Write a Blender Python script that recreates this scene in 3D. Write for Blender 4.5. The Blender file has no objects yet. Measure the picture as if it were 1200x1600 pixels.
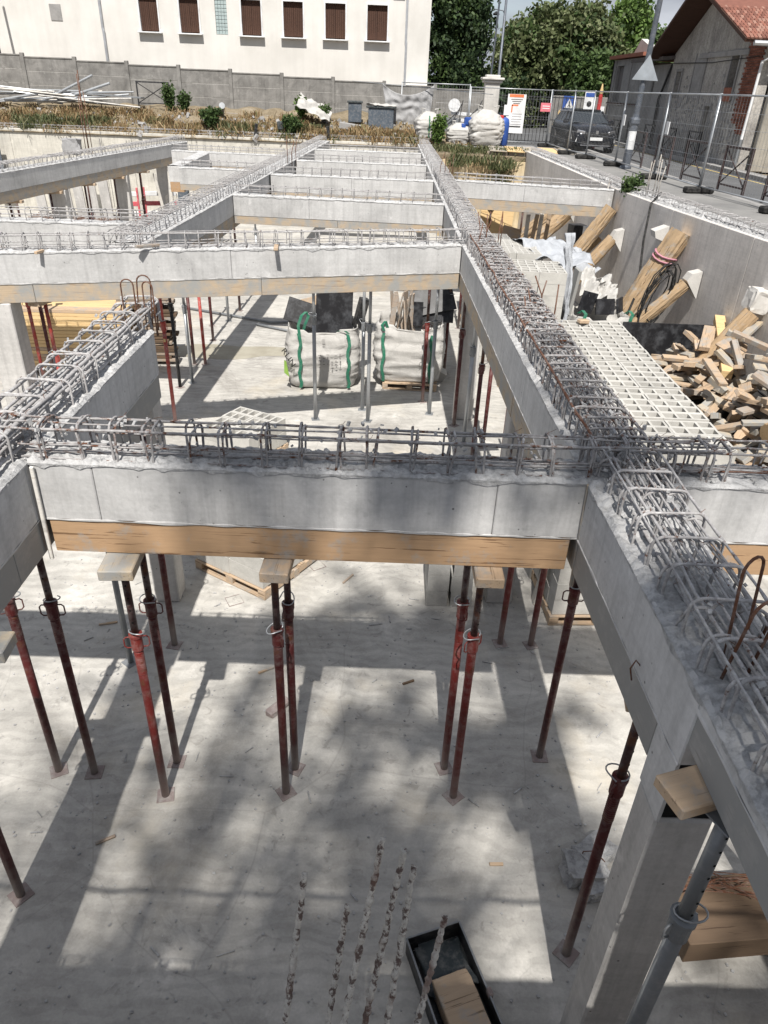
import bpy, math, random
import numpy as np
from mathutils import Matrix, Vector, Euler

random.seed(11)
rng = np.random.default_rng(7)
S = bpy.context.scene
COL = S.collection
R_ = math.radians

# ------------------------------------------------------------------ camera
cam_d = bpy.data.cameras.new('camera')
cam = bpy.data.objects.new('camera', cam_d)
COL.objects.link(cam)
S.camera = cam
F_PX = 1109.0
def _camera():
    dv = Vector(((525-600)/F_PX, (2650-800)/F_PX, 1.0)).normalized()   # straight down, seen in the camera frame (x right, y down, z forward)
    lx = (612-600)/F_PX
    ly = -(lx*dv.x+dv.z)/dv.y
    fwd = Vector((lx, ly, 1.0)).normalized()
    right = fwd.cross(-dv).normalized()
    Rw = Matrix((right, fwd, -dv))            # rows: world axes in camera frame
    m = Matrix.Identity(4)
    for i in range(3):
        m[i][0] = Rw[i][0]; m[i][1] = -Rw[i][1]; m[i][2] = -Rw[i][2]
    m[2][3] = 4.8
    return m
cam.matrix_world = _camera()
cam_d.sensor_fit = 'VERTICAL'
cam_d.sensor_height = 36.0
cam_d.lens = F_PX/1600*36.0
cam_d.clip_start = 0.05
cam_d.clip_end = 2000

# ------------------------------------------------------------------ light
SUN_EL = 56.0
world = bpy.data.worlds.new('World'); S.world = world; world.use_nodes = True
nt = world.node_tree
for n in list(nt.nodes): nt.nodes.remove(n)
wo = nt.nodes.new('ShaderNodeOutputWorld'); bg = nt.nodes.new('ShaderNodeBackground')
sky = nt.nodes.new('ShaderNodeTexSky'); sky.sky_type = 'NISHITA'; sky.sun_disc = False
sky.sun_elevation = R_(SUN_EL); sky.sun_rotation = R_(180); sky.air_density = 1.0; sky.dust_density = 1.5; sky.ozone_density = 1.5
tc = nt.nodes.new('ShaderNodeTexCoord'); mp = nt.nodes.new('ShaderNodeMapping'); mp.inputs['Scale'].default_value = (1.2, 1.2, 4.5)
nz = nt.nodes.new('ShaderNodeTexNoise'); nz.inputs['Scale'].default_value = 2.2; nz.inputs['Detail'].default_value = 8; nz.inputs['Roughness'].default_value = .6
rp = nt.nodes.new('ShaderNodeValToRGB'); rp.color_ramp.elements[0].position = .30; rp.color_ramp.elements[1].position = .50
nz2 = nt.nodes.new('ShaderNodeTexNoise'); nz2.inputs['Scale'].default_value = 3.6; nz2.inputs['Detail'].default_value = 6
rp2 = nt.nodes.new('ShaderNodeValToRGB')
rp2.color_ramp.elements[0].position = .35; rp2.color_ramp.elements[0].color = (1.8, 2.0, 2.4, 1)
rp2.color_ramp.elements[1].position = .68; rp2.color_ramp.elements[1].color = (4.6, 4.8, 5.2, 1)
mx = nt.nodes.new('ShaderNodeMix'); mx.data_type = 'RGBA'
L = nt.links.new
L(tc.outputs['Generated'], mp.inputs['Vector']); L(mp.outputs[0], nz.inputs['Vector']); L(mp.outputs[0], nz2.inputs['Vector'])
L(nz.outputs['Fac'], rp.inputs[0]); L(nz2.outputs['Fac'], rp2.inputs[0])
L(rp.outputs[0], mx.inputs['Factor']); L(sky.outputs[0], mx.inputs['A']); L(rp2.outputs[0], mx.inputs['B'])
L(mx.outputs['Result'], bg.inputs['Color']); bg.inputs['Strength'].default_value = 0.10
L(bg.outputs[0], wo.inputs['Surface'])

sun_d = bpy.data.lights.new('sun', 'SUN'); sun_d.energy = 4.7; sun_d.angle = R_(0.6); sun_d.color = (1.0, .955, .89)
sun = bpy.data.objects.new('sun', sun_d); COL.objects.link(sun)
sd = Vector((0.012, math.cos(R_(SUN_EL)), -math.sin(R_(SUN_EL))))
sun.rotation_euler = sd.to_track_quat('-Z', 'Y').to_euler()
sun.location = (0, -20, 40)

S.view_settings.view_transform = 'Standard'
S.view_settings.look = 'None'
S.view_settings.gamma = 1
S.view_settings.use_curve_mapping = False
S.view_settings.exposure = 0.55

# ------------------------------------------------------------------ materials
MATS = {}
def new_mat(name, base=(.5,.5,.5), rough=.8, metal=0.0, spec=.3):
    m = bpy.data.materials.new(name); m.use_nodes = True
    b = m.node_tree.nodes['Principled BSDF']
    b.inputs['Base Color'].default_value = (*base, 1); b.inputs['Roughness'].default_value = rough
    b.inputs['Metallic'].default_value = metal; b.inputs['Specular IOR Level'].default_value = spec
    MATS[name] = m
    return m, m.node_tree, b
def coords(t, world_space=False, scale=(1,1,1), rand=True):
    mp = t.nodes.new('ShaderNodeMapping'); mp.inputs['Scale'].default_value = scale
    if world_space:
        g = t.nodes.new('ShaderNodeNewGeometry'); t.links.new(g.outputs['Position'], mp.inputs['Vector'])
    else:
        c = t.nodes.new('ShaderNodeTexCoord')
        if rand:
            oi = t.nodes.new('ShaderNodeObjectInfo')
            ma = t.nodes.new('ShaderNodeMath'); ma.operation = 'MULTIPLY'; ma.inputs[1].default_value = 37.0
            t.links.new(oi.outputs['Random'], ma.inputs[0])
            va = t.nodes.new('ShaderNodeVectorMath'); va.operation = 'ADD'
            t.links.new(c.outputs['Object'], va.inputs[0]); t.links.new(ma.outputs[0], va.inputs[1])
            t.links.new(va.outputs[0], mp.inputs['Vector'])
        else: t.links.new(c.outputs['Object'], mp.inputs['Vector'])
    return mp.outputs[0]
def noise(t, vec, scale, detail=6, rough=.6, dist=0):
    n = t.nodes.new('ShaderNodeTexNoise'); n.inputs['Scale'].default_value = scale; n.inputs['Detail'].default_value = detail
    n.inputs['Roughness'].default_value = rough; n.inputs['Distortion'].default_value = dist
    t.links.new(vec, n.inputs['Vector']); return n.outputs['Fac']
def ramp(t, fac, stops):
    r = t.nodes.new('ShaderNodeValToRGB'); e = r.color_ramp.elements
    while len(e) < len(stops): e.new(.5)
    for i, (p, c) in enumerate(stops):
        e[i].position = p; e[i].color = (*c, 1) if len(c) == 3 else c
    t.links.new(fac, r.inputs[0]); return r.outputs[0]
def mix(t, fac, a, b, mode='MIX'):
    m = t.nodes.new('ShaderNodeMix'); m.data_type = 'RGBA'; m.blend_type = mode
    for k, v in (('Factor', fac), ('A', a), ('B', b)):
        if isinstance(v, (int, float)): m.inputs[k].default_value = v
        elif isinstance(v, tuple): m.inputs[k].default_value = (*v, 1)
        else: t.links.new(v, m.inputs[k])
    return m.outputs['Result']
def bump(t, b, h, strength=.3, dist=.01):
    n = t.nodes.new('ShaderNodeBump'); n.inputs['Strength'].default_value = strength; n.inputs['Distance'].default_value = dist
    t.links.new(h, n.inputs['Height']); t.links.new(n.outputs[0], b.inputs['Normal'])
g = lambda v: (v, v, v)

def concrete(name, lo, hi, streak=True, sc=1.0, bs=.25, tint=(1,1,1), ws=True, spots=True):
    m, t, b = new_mat(name, rough=.88)
    v = coords(t, ws)
    a = noise(t, v, 1.3*sc, 8, .68, .5)
    c1 = ramp(t, a, [(.30, tuple(lo*.88*k for k in tint)), (.5, tuple((lo+hi)/2*k for k in tint)), (.70, tuple(hi*1.05*k for k in tint))])
    n2 = noise(t, v, 34*sc, 5, .7)
    c2 = mix(t, .35, c1, ramp(t, n2, [(.3, g(.55)), (.7, g(1.0))]), 'MULTIPLY')
    if streak:
        vs = coords(t, ws, (9, 9, .45))
        s = noise(t, vs, 1.6, 6, .65)
        c2 = mix(t, .32, c2, ramp(t, s, [(.38, g(.62)), (.52, g(1.0))]), 'MULTIPLY')
        vh = coords(t, ws, (.6, .6, 16)); s2 = noise(t, vh, 1.5, 4, .6)
        c2 = mix(t, .25, c2, ramp(t, s2, [(.35, g(.75)), (.6, g(1.0))]), 'MULTIPLY')
    if spots:
        vo = t.nodes.new('ShaderNodeTexVoronoi'); vo.inputs['Scale'].default_value = 17*sc; vo.inputs['Randomness'].default_value = 1; t.links.new(v, vo.inputs['Vector'])
        big = noise(t, v, 6*sc, 2, .5)
        hole = mix(t, 1.0, ramp(t, vo.outputs['Distance'], [(.08, g(1)), (.13, g(0))]), ramp(t, big, [(.55, g(0)), (.60, g(1))]), 'MULTIPLY')
        c2 = mix(t, hole, c2, tuple(lo*.30*k for k in tint))
        sp = noise(t, v, 9*sc, 3, .5)
        c2 = mix(t, ramp(t, sp, [(.66, g(0)), (.75, g(.5))]), c2, tuple(lo*.6*k for k in tint))
        pale = noise(t, v, 3.3*sc, 6, .7)
        c2 = mix(t, ramp(t, pale, [(.60, g(0)), (.72, g(.55))]), c2, tuple(min(.75,hi*1.25)*k for k in tint))
    t.links.new(c2, b.inputs['Base Color'])
    bump(t, b, n2, bs, .006)
    return m
concrete('beam_concrete', .44, .58, tint=(1,.995,.985))
concrete('beam_concrete_shade_lift', .52, .64, tint=(1,.995,.985))  # paler copy of the beam concrete, brightens beams whose side faces are shaded
concrete('column_concrete', .46, .58, tint=(1,.975,.94))
concrete('wall_concrete', .62, .72, tint=(1,.95,.90))
concrete('far_pit_wall', .46, .64, tint=(1,.96,.86))
concrete('precast_wall', .17, .30, tint=(1,.97,.92), sc=1.6)
concrete('block_concrete', .44, .54, streak=False, sc=2, tint=(1,.98,.92), ws=False, spots=False)
concrete('block_concrete_grey', .30, .37, streak=False, sc=2, tint=(1,.99,.95), ws=False, spots=False)
concrete('white_stone', .48, .62, streak=False, tint=(1,.97,.92), ws=False, spots=False)
concrete('kerb_stone', .26, .34, streak=False, tint=(1,.98,.96))

m, t, b = new_mat('floor_concrete', rough=.85)
v = coords(t, True)
a = noise(t, v, .55, 10, .70, .9); a2 = noise(t, v, 2.6, 8, .72, .6); a3 = noise(t, v, 55, 4, .7)
c = ramp(t, a, [(.30, (.33,.315,.29)), (.45, (.45,.435,.405)), (.58, (.53,.515,.48)), (.70, (.60,.575,.53))])
c = mix(t, .6, c, ramp(t, a2, [(.3, g(.62)), (.58, g(1.0))]), 'MULTIPLY')
c = mix(t, .35, c, ramp(t, a3, [(.3, g(.6)), (.7, g(1.0))]), 'MULTIPLY')
vs = coords(t, True, (.5, 5, 1)); sw = noise(t, vs, 1.1, 5, .6, 1.2)
c = mix(t, .25, c, ramp(t, sw, [(.4, g(.68)), (.6, g(1.05))]), 'MULTIPLY')
# trowel arcs: thin curved bands
mpv = t.nodes.new('ShaderNodeVectorMath'); mpv.operation = 'ADD'; nv = t.nodes.new('ShaderNodeTexNoise'); nv.inputs['Scale'].default_value = .5; t.links.new(v, nv.inputs['Vector']); t.links.new(v, mpv.inputs[0]); t.links.new(nv.outputs['Color'], mpv.inputs[1])
wv = t.nodes.new('ShaderNodeTexWave'); wv.wave_type = 'RINGS'; wv.inputs['Scale'].default_value = 2.2; wv.inputs['Distortion'].default_value = 9; wv.inputs['Detail'].default_value = 5; wv.inputs['Detail Scale'].default_value = 1.3; t.links.new(mpv.outputs[0], wv.inputs['Vector'])
c = mix(t, .28, c, ramp(t, wv.outputs['Fac'], [(.3, g(.66)), (.55, g(1.0))]), 'MULTIPLY')
# stains, splashes and pale dust
sp = noise(t, v, 7, 5, .6, .8)
c = mix(t, ramp(t, sp, [(.60, g(0)), (.68, g(.6))]), c, (.23,.22,.205))
du = noise(t, v, 1.4, 9, .75, .5)
c = mix(t, ramp(t, du, [(.56, g(0)), (.70, g(.6))]), c, (.66,.64,.60))
ye = noise(t, v, .8, 5, .6)
c = mix(t, ramp(t, ye, [(.55, g(0)), (.70, g(.35))]), c, (.55,.48,.36))
# hairline cracks
vc = t.nodes.new('ShaderNodeTexVoronoi'); vc.feature = 'DISTANCE_TO_EDGE'; vc.inputs['Scale'].default_value = .42; t.links.new(mpv.outputs[0], vc.inputs['Vector'])
c = mix(t, ramp(t, vc.outputs['Distance'], [(.0, g(.25)), (.003, g(0))]), c, (.18,.17,.16))
t.links.new(c, b.inputs['Base Color']); bump(t, b, a3, .25, .004)

m, t, b = new_mat('damp_patch', rough=.7)
v = coords(t, True); a = noise(t, v, 3, 6)
t.links.new(ramp(t, a, [(.3, (.27,.25,.20)), (.7, (.36,.34,.28))]), b.inputs['Base Color'])

def mortar(name, lo, hi):
    m, t, b = new_mat(name, rough=.95)
    v = coords(t, True); a = noise(t, v, 4, 8, .7); n2 = noise(t, v, 70, 6, .8); n3 = noise(t, v, 22, 5, .7)
    c = ramp(t, a, [(.3, g(lo)), (.7, g(hi))])
    c = mix(t, .6, c, ramp(t, n3, [(.36, g(.42)), (.56, g(1))]), 'MULTIPLY')
    t.links.new(c, b.inputs['Base Color'])
    h = t.nodes.new('ShaderNodeMath'); h.operation = 'ADD'; t.links.new(n2, h.inputs[0]); t.links.new(n3, h.inputs[1])
    bump(t, b, h.outputs[0], .8, .015)
mortar('rough_mortar', .42, .60)
mortar('rubble_mortar', .34, .55)

def wood(name, lo, hi, rough=.75, grey=0.0, dirt=.35, gscale=1.0):
    m, t, b = new_mat(name, rough=rough)
    v = coords(t, False, (.5*gscale, 5*gscale, 5*gscale))
    w = noise(t, v, 3.2, 5, .55, 2.2)
    w2 = noise(t, coords(t, False, (.7*gscale, 34*gscale, 34*gscale)), 2.0, 4, .6, .6)
    ad = t.nodes.new('ShaderNodeMath'); ad.operation = 'MULTIPLY_ADD'; t.links.new(w2, ad.inputs[0]); ad.inputs[1].default_value = 1.3; t.links.new(w, ad.inputs[2])
    c = ramp(t, ad.outputs[0], [(.92, lo), (1.32, hi)])
    n = noise(t, coords(t, False, (1,14,14)), 4, 6, .7)
    c = mix(t, .35, c, ramp(t, n, [(.3, g(.55)), (.7, g(1.0))]), 'MULTIPLY')
    kv = coords(t, False, (1.4, 5, 5))
    k = t.nodes.new('ShaderNodeTexVoronoi'); k.inputs['Scale'].default_value = 1.3; t.links.new(kv, k.inputs['Vector'])
    c = mix(t, ramp(t, k.outputs['Distance'], [(.03, g(.8)), (.075, g(0))]), c, tuple(x*.35 for x in lo))
    oi = t.nodes.new('ShaderNodeObjectInfo')
    c = mix(t, .5, c, ramp(t, oi.outputs['Random'], [(0, (.72,.72,.72)), (.5, (1,.96,.9)), (1, (1,1,1))]), 'MULTIPLY')
    if grey > 0:
        d = noise(t, coords(t, False), 5, 7, .7)
        c = mix(t, ramp(t, d, [(.62-.4*grey, g(0)), (.78-.3*grey, g(1))]), c, (.29,.29,.28))
    t.links.new(c, b.inputs['Base Color']); bump(t, b, n, .3, .004)
wood('formwork_wood', (.19,.115,.065), (.43,.285,.17), grey=.22)
wood('formwork_wood_dusty', (.30,.22,.15), (.46,.37,.27), grey=.55)
wood('formwork_wood_grey', (.28,.265,.25), (.42,.405,.39), grey=.9)
wood('plank_dusty', (.28,.21,.14), (.50,.41,.29), grey=.62)
wood('pale_plank', (.50,.34,.16), (.68,.50,.27), gscale=1.2)
wood('offcut_wood', (.25,.18,.12), (.49,.37,.26), grey=.3)
wood('offcut_weathered', (.20,.15,.11), (.36,.29,.23), grey=.4)
wood('log_wood', (.12,.075,.04), (.40,.29,.18), grey=.2, gscale=1.0)
wood('log_end', (.45,.30,.16), (.60,.44,.26))
wood('dark_plank', (.07,.045,.03), (.13,.09,.06))
wood('white_plank', (.55,.52,.47), (.68,.66,.62), grey=.3)
wood('shutter_wood', (.035,.018,.012), (.075,.038,.026))

def painted(name, base, rough=.5, metal=0, dust=.5, dustc=(.42,.40,.38), rust=0.0, zdust=True, sc=14):
    m, t, b = new_mat(name, base, rough, metal)
    v = coords(t, False); a = noise(t, v, sc, 6, .7); a2 = noise(t, v, 3, 4, .6)
    c = mix(t, ramp(t, a, [(.45, g(0)), (.75, g(dust))]), tuple(base), dustc)
    c = mix(t, .5, c, ramp(t, a2, [(.3, g(.55)), (.7, g(1.15))]), 'MULTIPLY')
    if rust > 0:
        r = noise(t, v, sc*.7, 5, .7)
        c = mix(t, ramp(t, r, [(.62-.3*rust, g(0)), (.72-.3*rust, g(1))]), c, (.10,.04,.02))
    if zdust:      # cement splashed on the lower half metre
        tcn = t.nodes.new('ShaderNodeTexCoord'); s = t.nodes.new('ShaderNodeSeparateXYZ'); t.links.new(tcn.outputs['Object'], s.inputs[0])
        ad = t.nodes.new('ShaderNodeMath'); ad.operation = 'MULTIPLY_ADD'; t.links.new(a2, ad.inputs[0]); ad.inputs[1].default_value = .7; t.links.new(s.outputs['Z'], ad.inputs[2])
        c = mix(t, ramp(t, ad.outputs[0], [(.35, g(.62)), (.75, g(0))]), c, dustc)
    t.links.new(c, b.inputs['Base Color'])
painted('prop_red', (.135,.018,.016), .5, dust=.25, rust=.05)
painted('prop_dark_red', (.075,.014,.014), .5, dust=.22, rust=.1)
painted('prop_bright_red', (.34,.05,.04), .55, dust=.5)
for _k,_b in (('prop_red',(.17,.022,.018)),('prop_dark_red',(.085,.016,.016)),('prop_bright_red',(.34,.05,.04)),('black_plastic',(.015,.016,.018))):
    painted(_k+'_fitting', _b, .5, dust=.35, rust=.2, zdust=False)
painted('prop_inner', (.05,.018,.018), .5, dust=.4, rust=.35, zdust=False)
painted('galvanised', (.40,.42,.44), .42, .55, dust=.4, dustc=(.5,.5,.5), zdust=False)
painted('galvanised_dull', (.24,.255,.27), .5, .4, dust=.5, dustc=(.4,.4,.4), zdust=False)
painted('rebar', (.33,.32,.32), .9, 0, dust=1.0, dustc=(.58,.575,.57), rust=.10, zdust=False, sc=30)
painted('rebar_dusty_shade_tone', (.27,.26,.26), .9, 0, dust=.95, dustc=(.52,.515,.51), rust=.28, zdust=False, sc=22)  # darker copy of rebar: shade worked into the steel and dust colours
painted('rebar_rusty', (.13,.055,.03), .85, 0, dust=.45, dustc=(.36,.35,.33), zdust=False, sc=20)
painted('bar_crusted', (.36,.34,.31), .95, 0, dust=.9, dustc=(.50,.48,.44), rust=.24, zdust=False, sc=26)
m, t, b = new_mat('crust', (.4,.4,.4), .95)
v = coords(t, False); n = noise(t, v, 48, 5, .7); n2 = noise(t, v, 9, 4, .6); n3 = noise(t, v, 130, 3, .7)
c = mix(t, ramp(t, n, [(.42, g(1)), (.50, g(0))]), ramp(t, n3, [(.3, (.36,.34,.31)), (.7, (.56,.53,.48))]), (.11,.08,.07))
c = mix(t, ramp(t, n2, [(.55, g(0)), (.66, g(.8))]), c, (.14,.08,.06))
t.links.new(c, b.inputs['Base Color']); bump(t, b, n, 1.0, .01)
painted('plate_dusty', (.26,.21,.20), .8, 0, dust=.9, dustc=(.42,.41,.39), zdust=False)
painted('black_panel', (.012,.012,.014), .45, 0, dust=.28, dustc=(.22,.23,.25), zdust=False, sc=7)
painted('black_plastic', (.015,.016,.018), .4, dust=.2, zdust=False)
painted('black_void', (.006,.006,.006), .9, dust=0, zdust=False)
painted('dark_steel', (.035,.036,.04), .5, .3, dust=.2, zdust=False)
painted('barrier_brown', (.045,.028,.028), .5, .1, dust=.15, zdust=False)
painted('lamp_grey', (.10,.115,.14), .45, .3, dust=.25, zdust=False)
painted('bin_grey', (.08,.10,.125), .6, dust=.4, zdust=False)
painted('bin_lid', (.035,.045,.05), .6, dust=.3, zdust=False)
painted('rubber', (.012,.012,.012), .8, dust=.15, zdust=False)
painted('car_paint', (.020,.022,.028), .18, .4, dust=.05, zdust=False)
painted('van_white', (.75,.75,.76), .3, dust=.1, zdust=False)
painted('blue_paint', (.03,.09,.35), .5, dust=.1, zdust=False)
painted('red_paint', (.45,.03,.03), .5, dust=.1, zdust=False)
painted('red_white_plastic', (.55,.10,.12), .5, dust=.4, dustc=(.7,.6,.6), zdust=False)
painted('green_strap', (.02,.15,.09), .7, dust=.2, zdust=False)
painted('white_paint', (.72,.73,.74), .5, dust=.15, zdust=False)
painted('sign_back', (.42,.46,.50), .4, .5, dust=.3, zdust=False)
painted('zinc', (.50,.52,.55), .4, .5, dust=.2, zdust=False)
painted('yellow_paint', (.62,.45,.22), .6, dust=.1, zdust=False)
painted('yellow_line', (.55,.42,.15), .8, dust=.6, dustc=(.3,.28,.25), zdust=False)
painted('chrome', (.6,.6,.62), .2, .9, dust=.05, zdust=False)
painted('orange_print', (.70,.20,.08), .6, dust=.05, zdust=False)
painted('pink_print', (.65,.18,.22), .6, dust=.05, zdust=False)
painted('grey_print', (.16,.15,.15), .8, dust=.25, zdust=False)
painted('black_print', (.02,.02,.02), .7, dust=.1, zdust=False)
painted('lime_print', (.25,.42,.08), .7, dust=.1, zdust=False)
painted('pink_strap', (.5,.22,.28), .7, dust=.4, zdust=False)

m, t, b = new_mat('glass_dark', (.02,.025,.03), .06, 0, .6)
m, t, b = new_mat('glass_block', (.35,.42,.42), .2, 0, .6)

def cloth(name, base, lo=.8):
    m, t, b = new_mat(name, base, .75)
    v = coords(t, False); n = noise(t, v, 60, 3, .6); n2 = noise(t, v, 5, 6, .6, 1)
    c = mix(t, .6, tuple(base), ramp(t, n2, [(.3, g(lo)), (.6, g(1.0))]), 'MULTIPLY')
    t.links.new(c, b.inputs['Base Color'])
    h = t.nodes.new('ShaderNodeMath'); h.operation = 'ADD'; t.links.new(n2, h.inputs[0]); t.links.new(n, h.inputs[1]); bump(t, b, h.outputs[0], .5, .02)
cloth('bag_white', (.47,.46,.44), .65)
cloth('tarp_grey', (.33,.33,.335), .7)
cloth('sheet_silver', (.40,.42,.45), .6)

m, t, b = new_mat('render_white', (.78,.765,.735), .9)
v = coords(t, True); n = noise(t, v, .8, 8, .6); vs = coords(t, True, (3,3,.2)); n2 = noise(t, vs, 1.0, 5)
c = ramp(t, n, [(.3, (.58,.565,.535)), (.7, (.68,.665,.635))]); c = mix(t, .2, c, ramp(t, n2, [(.4, g(.75)), (.6, g(1))]), 'MULTIPLY')
t.links.new(c, b.inputs['Base Color'])

m, t, b = new_mat('asphalt', (.09,.09,.095), .9)
v = coords(t, True); n = noise(t, v, 90, 4, .7); n2 = noise(t, v, .7, 7)
c = mix(t, .5, ramp(t, n2, [(.3, (.085,.087,.09)), (.7, (.13,.132,.135))]), ramp(t, n, [(.3, g(.6)), (.7, g(1.1))]), 'MULTIPLY')
t.links.new(c, b.inputs['Base Color']); bump(t, b, n, .4, .005)
m, t, b = new_mat('pavement', (.2,.2,.2), .9)
v = coords(t, True); n = noise(t, v, 60, 4, .7); n2 = noise(t, v, 1.2, 7)
c = mix(t, .4, ramp(t, n2, [(.3, (.17,.168,.165)), (.7, (.26,.255,.245))]), ramp(t, n, [(.3, g(.6)), (.7, g(1.1))]), 'MULTIPLY')
t.links.new(c, b.inputs['Base Color'])
m, t, b = new_mat('earth', (.25,.19,.12), .95)
v = coords(t, True); n = noise(t, v, 1.5, 9, .7); n2 = noise(t, v, 18, 6, .7)
c = ramp(t, n, [(.3, (.15,.12,.075)), (.55, (.27,.22,.15)), (.75, (.40,.35,.27))]); c = mix(t, .6, c, ramp(t, n2, [(.3, g(.45)), (.7, g(1.1))]), 'MULTIPLY')
t.links.new(c, b.inputs['Base Color']); bump(t, b, n2, .8, .05)
m, t, b = new_mat('ochre_wall', (.5,.4,.25), .9)
v = coords(t, True); n = noise(t, v, 1.0, 8, .65); vs = coords(t, True, (5,5,.4)); n2 = noise(t, vs, 1.5, 6, .6)
c = ramp(t, n, [(.3, (.40,.30,.17)), (.6, (.55,.46,.31)), (.8, (.62,.56,.44))]); c = mix(t, .6, c, ramp(t, n2, [(.35, (.45,.38,.28)), (.6, g(1))]), 'MULTIPLY')
t.links.new(c, b.inputs['Base Color']); bump(t, b, n, .4, .02)
m, t, b = new_mat('stained_render', (.25,.24,.23), .92)
v = coords(t, True); n = noise(t, v, 1.1, 8, .7); n3 = noise(t, v, 14, 6, .75); vs = coords(t, True, (4,4,.35)); n2 = noise(t, vs, 1.2, 6, .6)
c = ramp(t, n, [(.3, (.28,.265,.25)), (.55, (.44,.42,.39)), (.75, (.58,.55,.51))]); c = mix(t, .45, c, ramp(t, n2, [(.35, g(.5)), (.6, g(1))]), 'MULTIPLY')
c = mix(t, .6, c, ramp(t, n3, [(.35, g(.45)), (.6, g(1.15))]), 'MULTIPLY')
t.links.new(c, b.inputs['Base Color']); bump(t, b, n3, .5, .03)
concrete('beige_render', .28, .40, tint=(1,.93,.80)); concrete('grey_render', .26, .36, tint=(1,.98,.96))
concrete('roof_grey', .10, .16, tint=(1,.9,.85), streak=False)
m, t, b = new_mat('brick_red', (.22,.08,.05), .9)
v = coords(t, False); n = noise(t, v, 6, 5); oi = t.nodes.new('ShaderNodeObjectInfo')
c = mix(t, .6, ramp(t, oi.outputs['Random'], [(0,(.15,.055,.035)),(1,(.30,.12,.08))]), ramp(t, n, [(.3,g(.6)),(.7,g(1.1))]), 'MULTIPLY'); t.links.new(c, b.inputs['Base Color'])
m, t, b = new_mat('roof_tile', (.35,.12,.07), .8)
v = coords(t, False); n = noise(t, v, 5, 5); oi = t.nodes.new('ShaderNodeObjectInfo')
c = mix(t, .5, ramp(t, oi.outputs['Random'], [(0,(.15,.065,.048)),(.6,(.25,.105,.075)),(1,(.31,.18,.14))]), ramp(t, n, [(.3,g(.6)),(.7,g(1.1))]), 'MULTIPLY'); t.links.new(c, b.inputs['Base Color'])

def leafmat(name, stops, trans=.25):
    m, t, b = new_mat(name, (.05,.08,.03), .6)
    gm = t.nodes.new('ShaderNodeNewGeometry')
    c = ramp(t, gm.outputs['Random Per Island'], stops)
    t.links.new(c, b.inputs['Base Color'])
    tr = t.nodes.new('ShaderNodeBsdfTranslucent'); t.links.new(c, tr.inputs['Color'])
    ms = t.nodes.new('ShaderNodeMixShader'); ms.inputs[0].default_value = trans
    t.links.new(b.outputs[0], ms.inputs[1]); t.links.new(tr.outputs[0], ms.inputs[2])
    t.links.new(ms.outputs[0], t.nodes['Material Output'].inputs['Surface'])
leafmat('leaf_green', [(0,(.030,.055,.018)), (.6,(.06,.10,.03)), (1,(.10,.15,.05))])
leafmat('leaf_olive', [(0,(.05,.07,.026)), (.6,(.11,.135,.055)), (1,(.19,.21,.11))])
leafmat('leaf_dark', [(0,(.018,.035,.015)), (.7,(.035,.06,.025)), (1,(.07,.11,.04))])
leafmat('leaf_bright', [(0,(.05,.09,.02)), (.6,(.10,.17,.04)), (1,(.17,.25,.07))])
leafmat('weed_dry', [(0,(.16,.10,.05)), (.5,(.26,.18,.09)), (.8,(.34,.26,.15)), (1,(.12,.13,.05))], .15)
leafmat('weed_green', [(0,(.05,.07,.025)), (.6,(.10,.11,.05)), (1,(.16,.14,.07))], .15)
m, t, b = new_mat('bark', (.10,.08,.06), .95)
v = coords(t, False, (3,3,.8)); n = noise(t, v, 4, 6); t.links.new(ramp(t, n, [(.3,(.05,.04,.03)),(.7,(.15,.125,.10))]), b.inputs['Base Color'])

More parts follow.
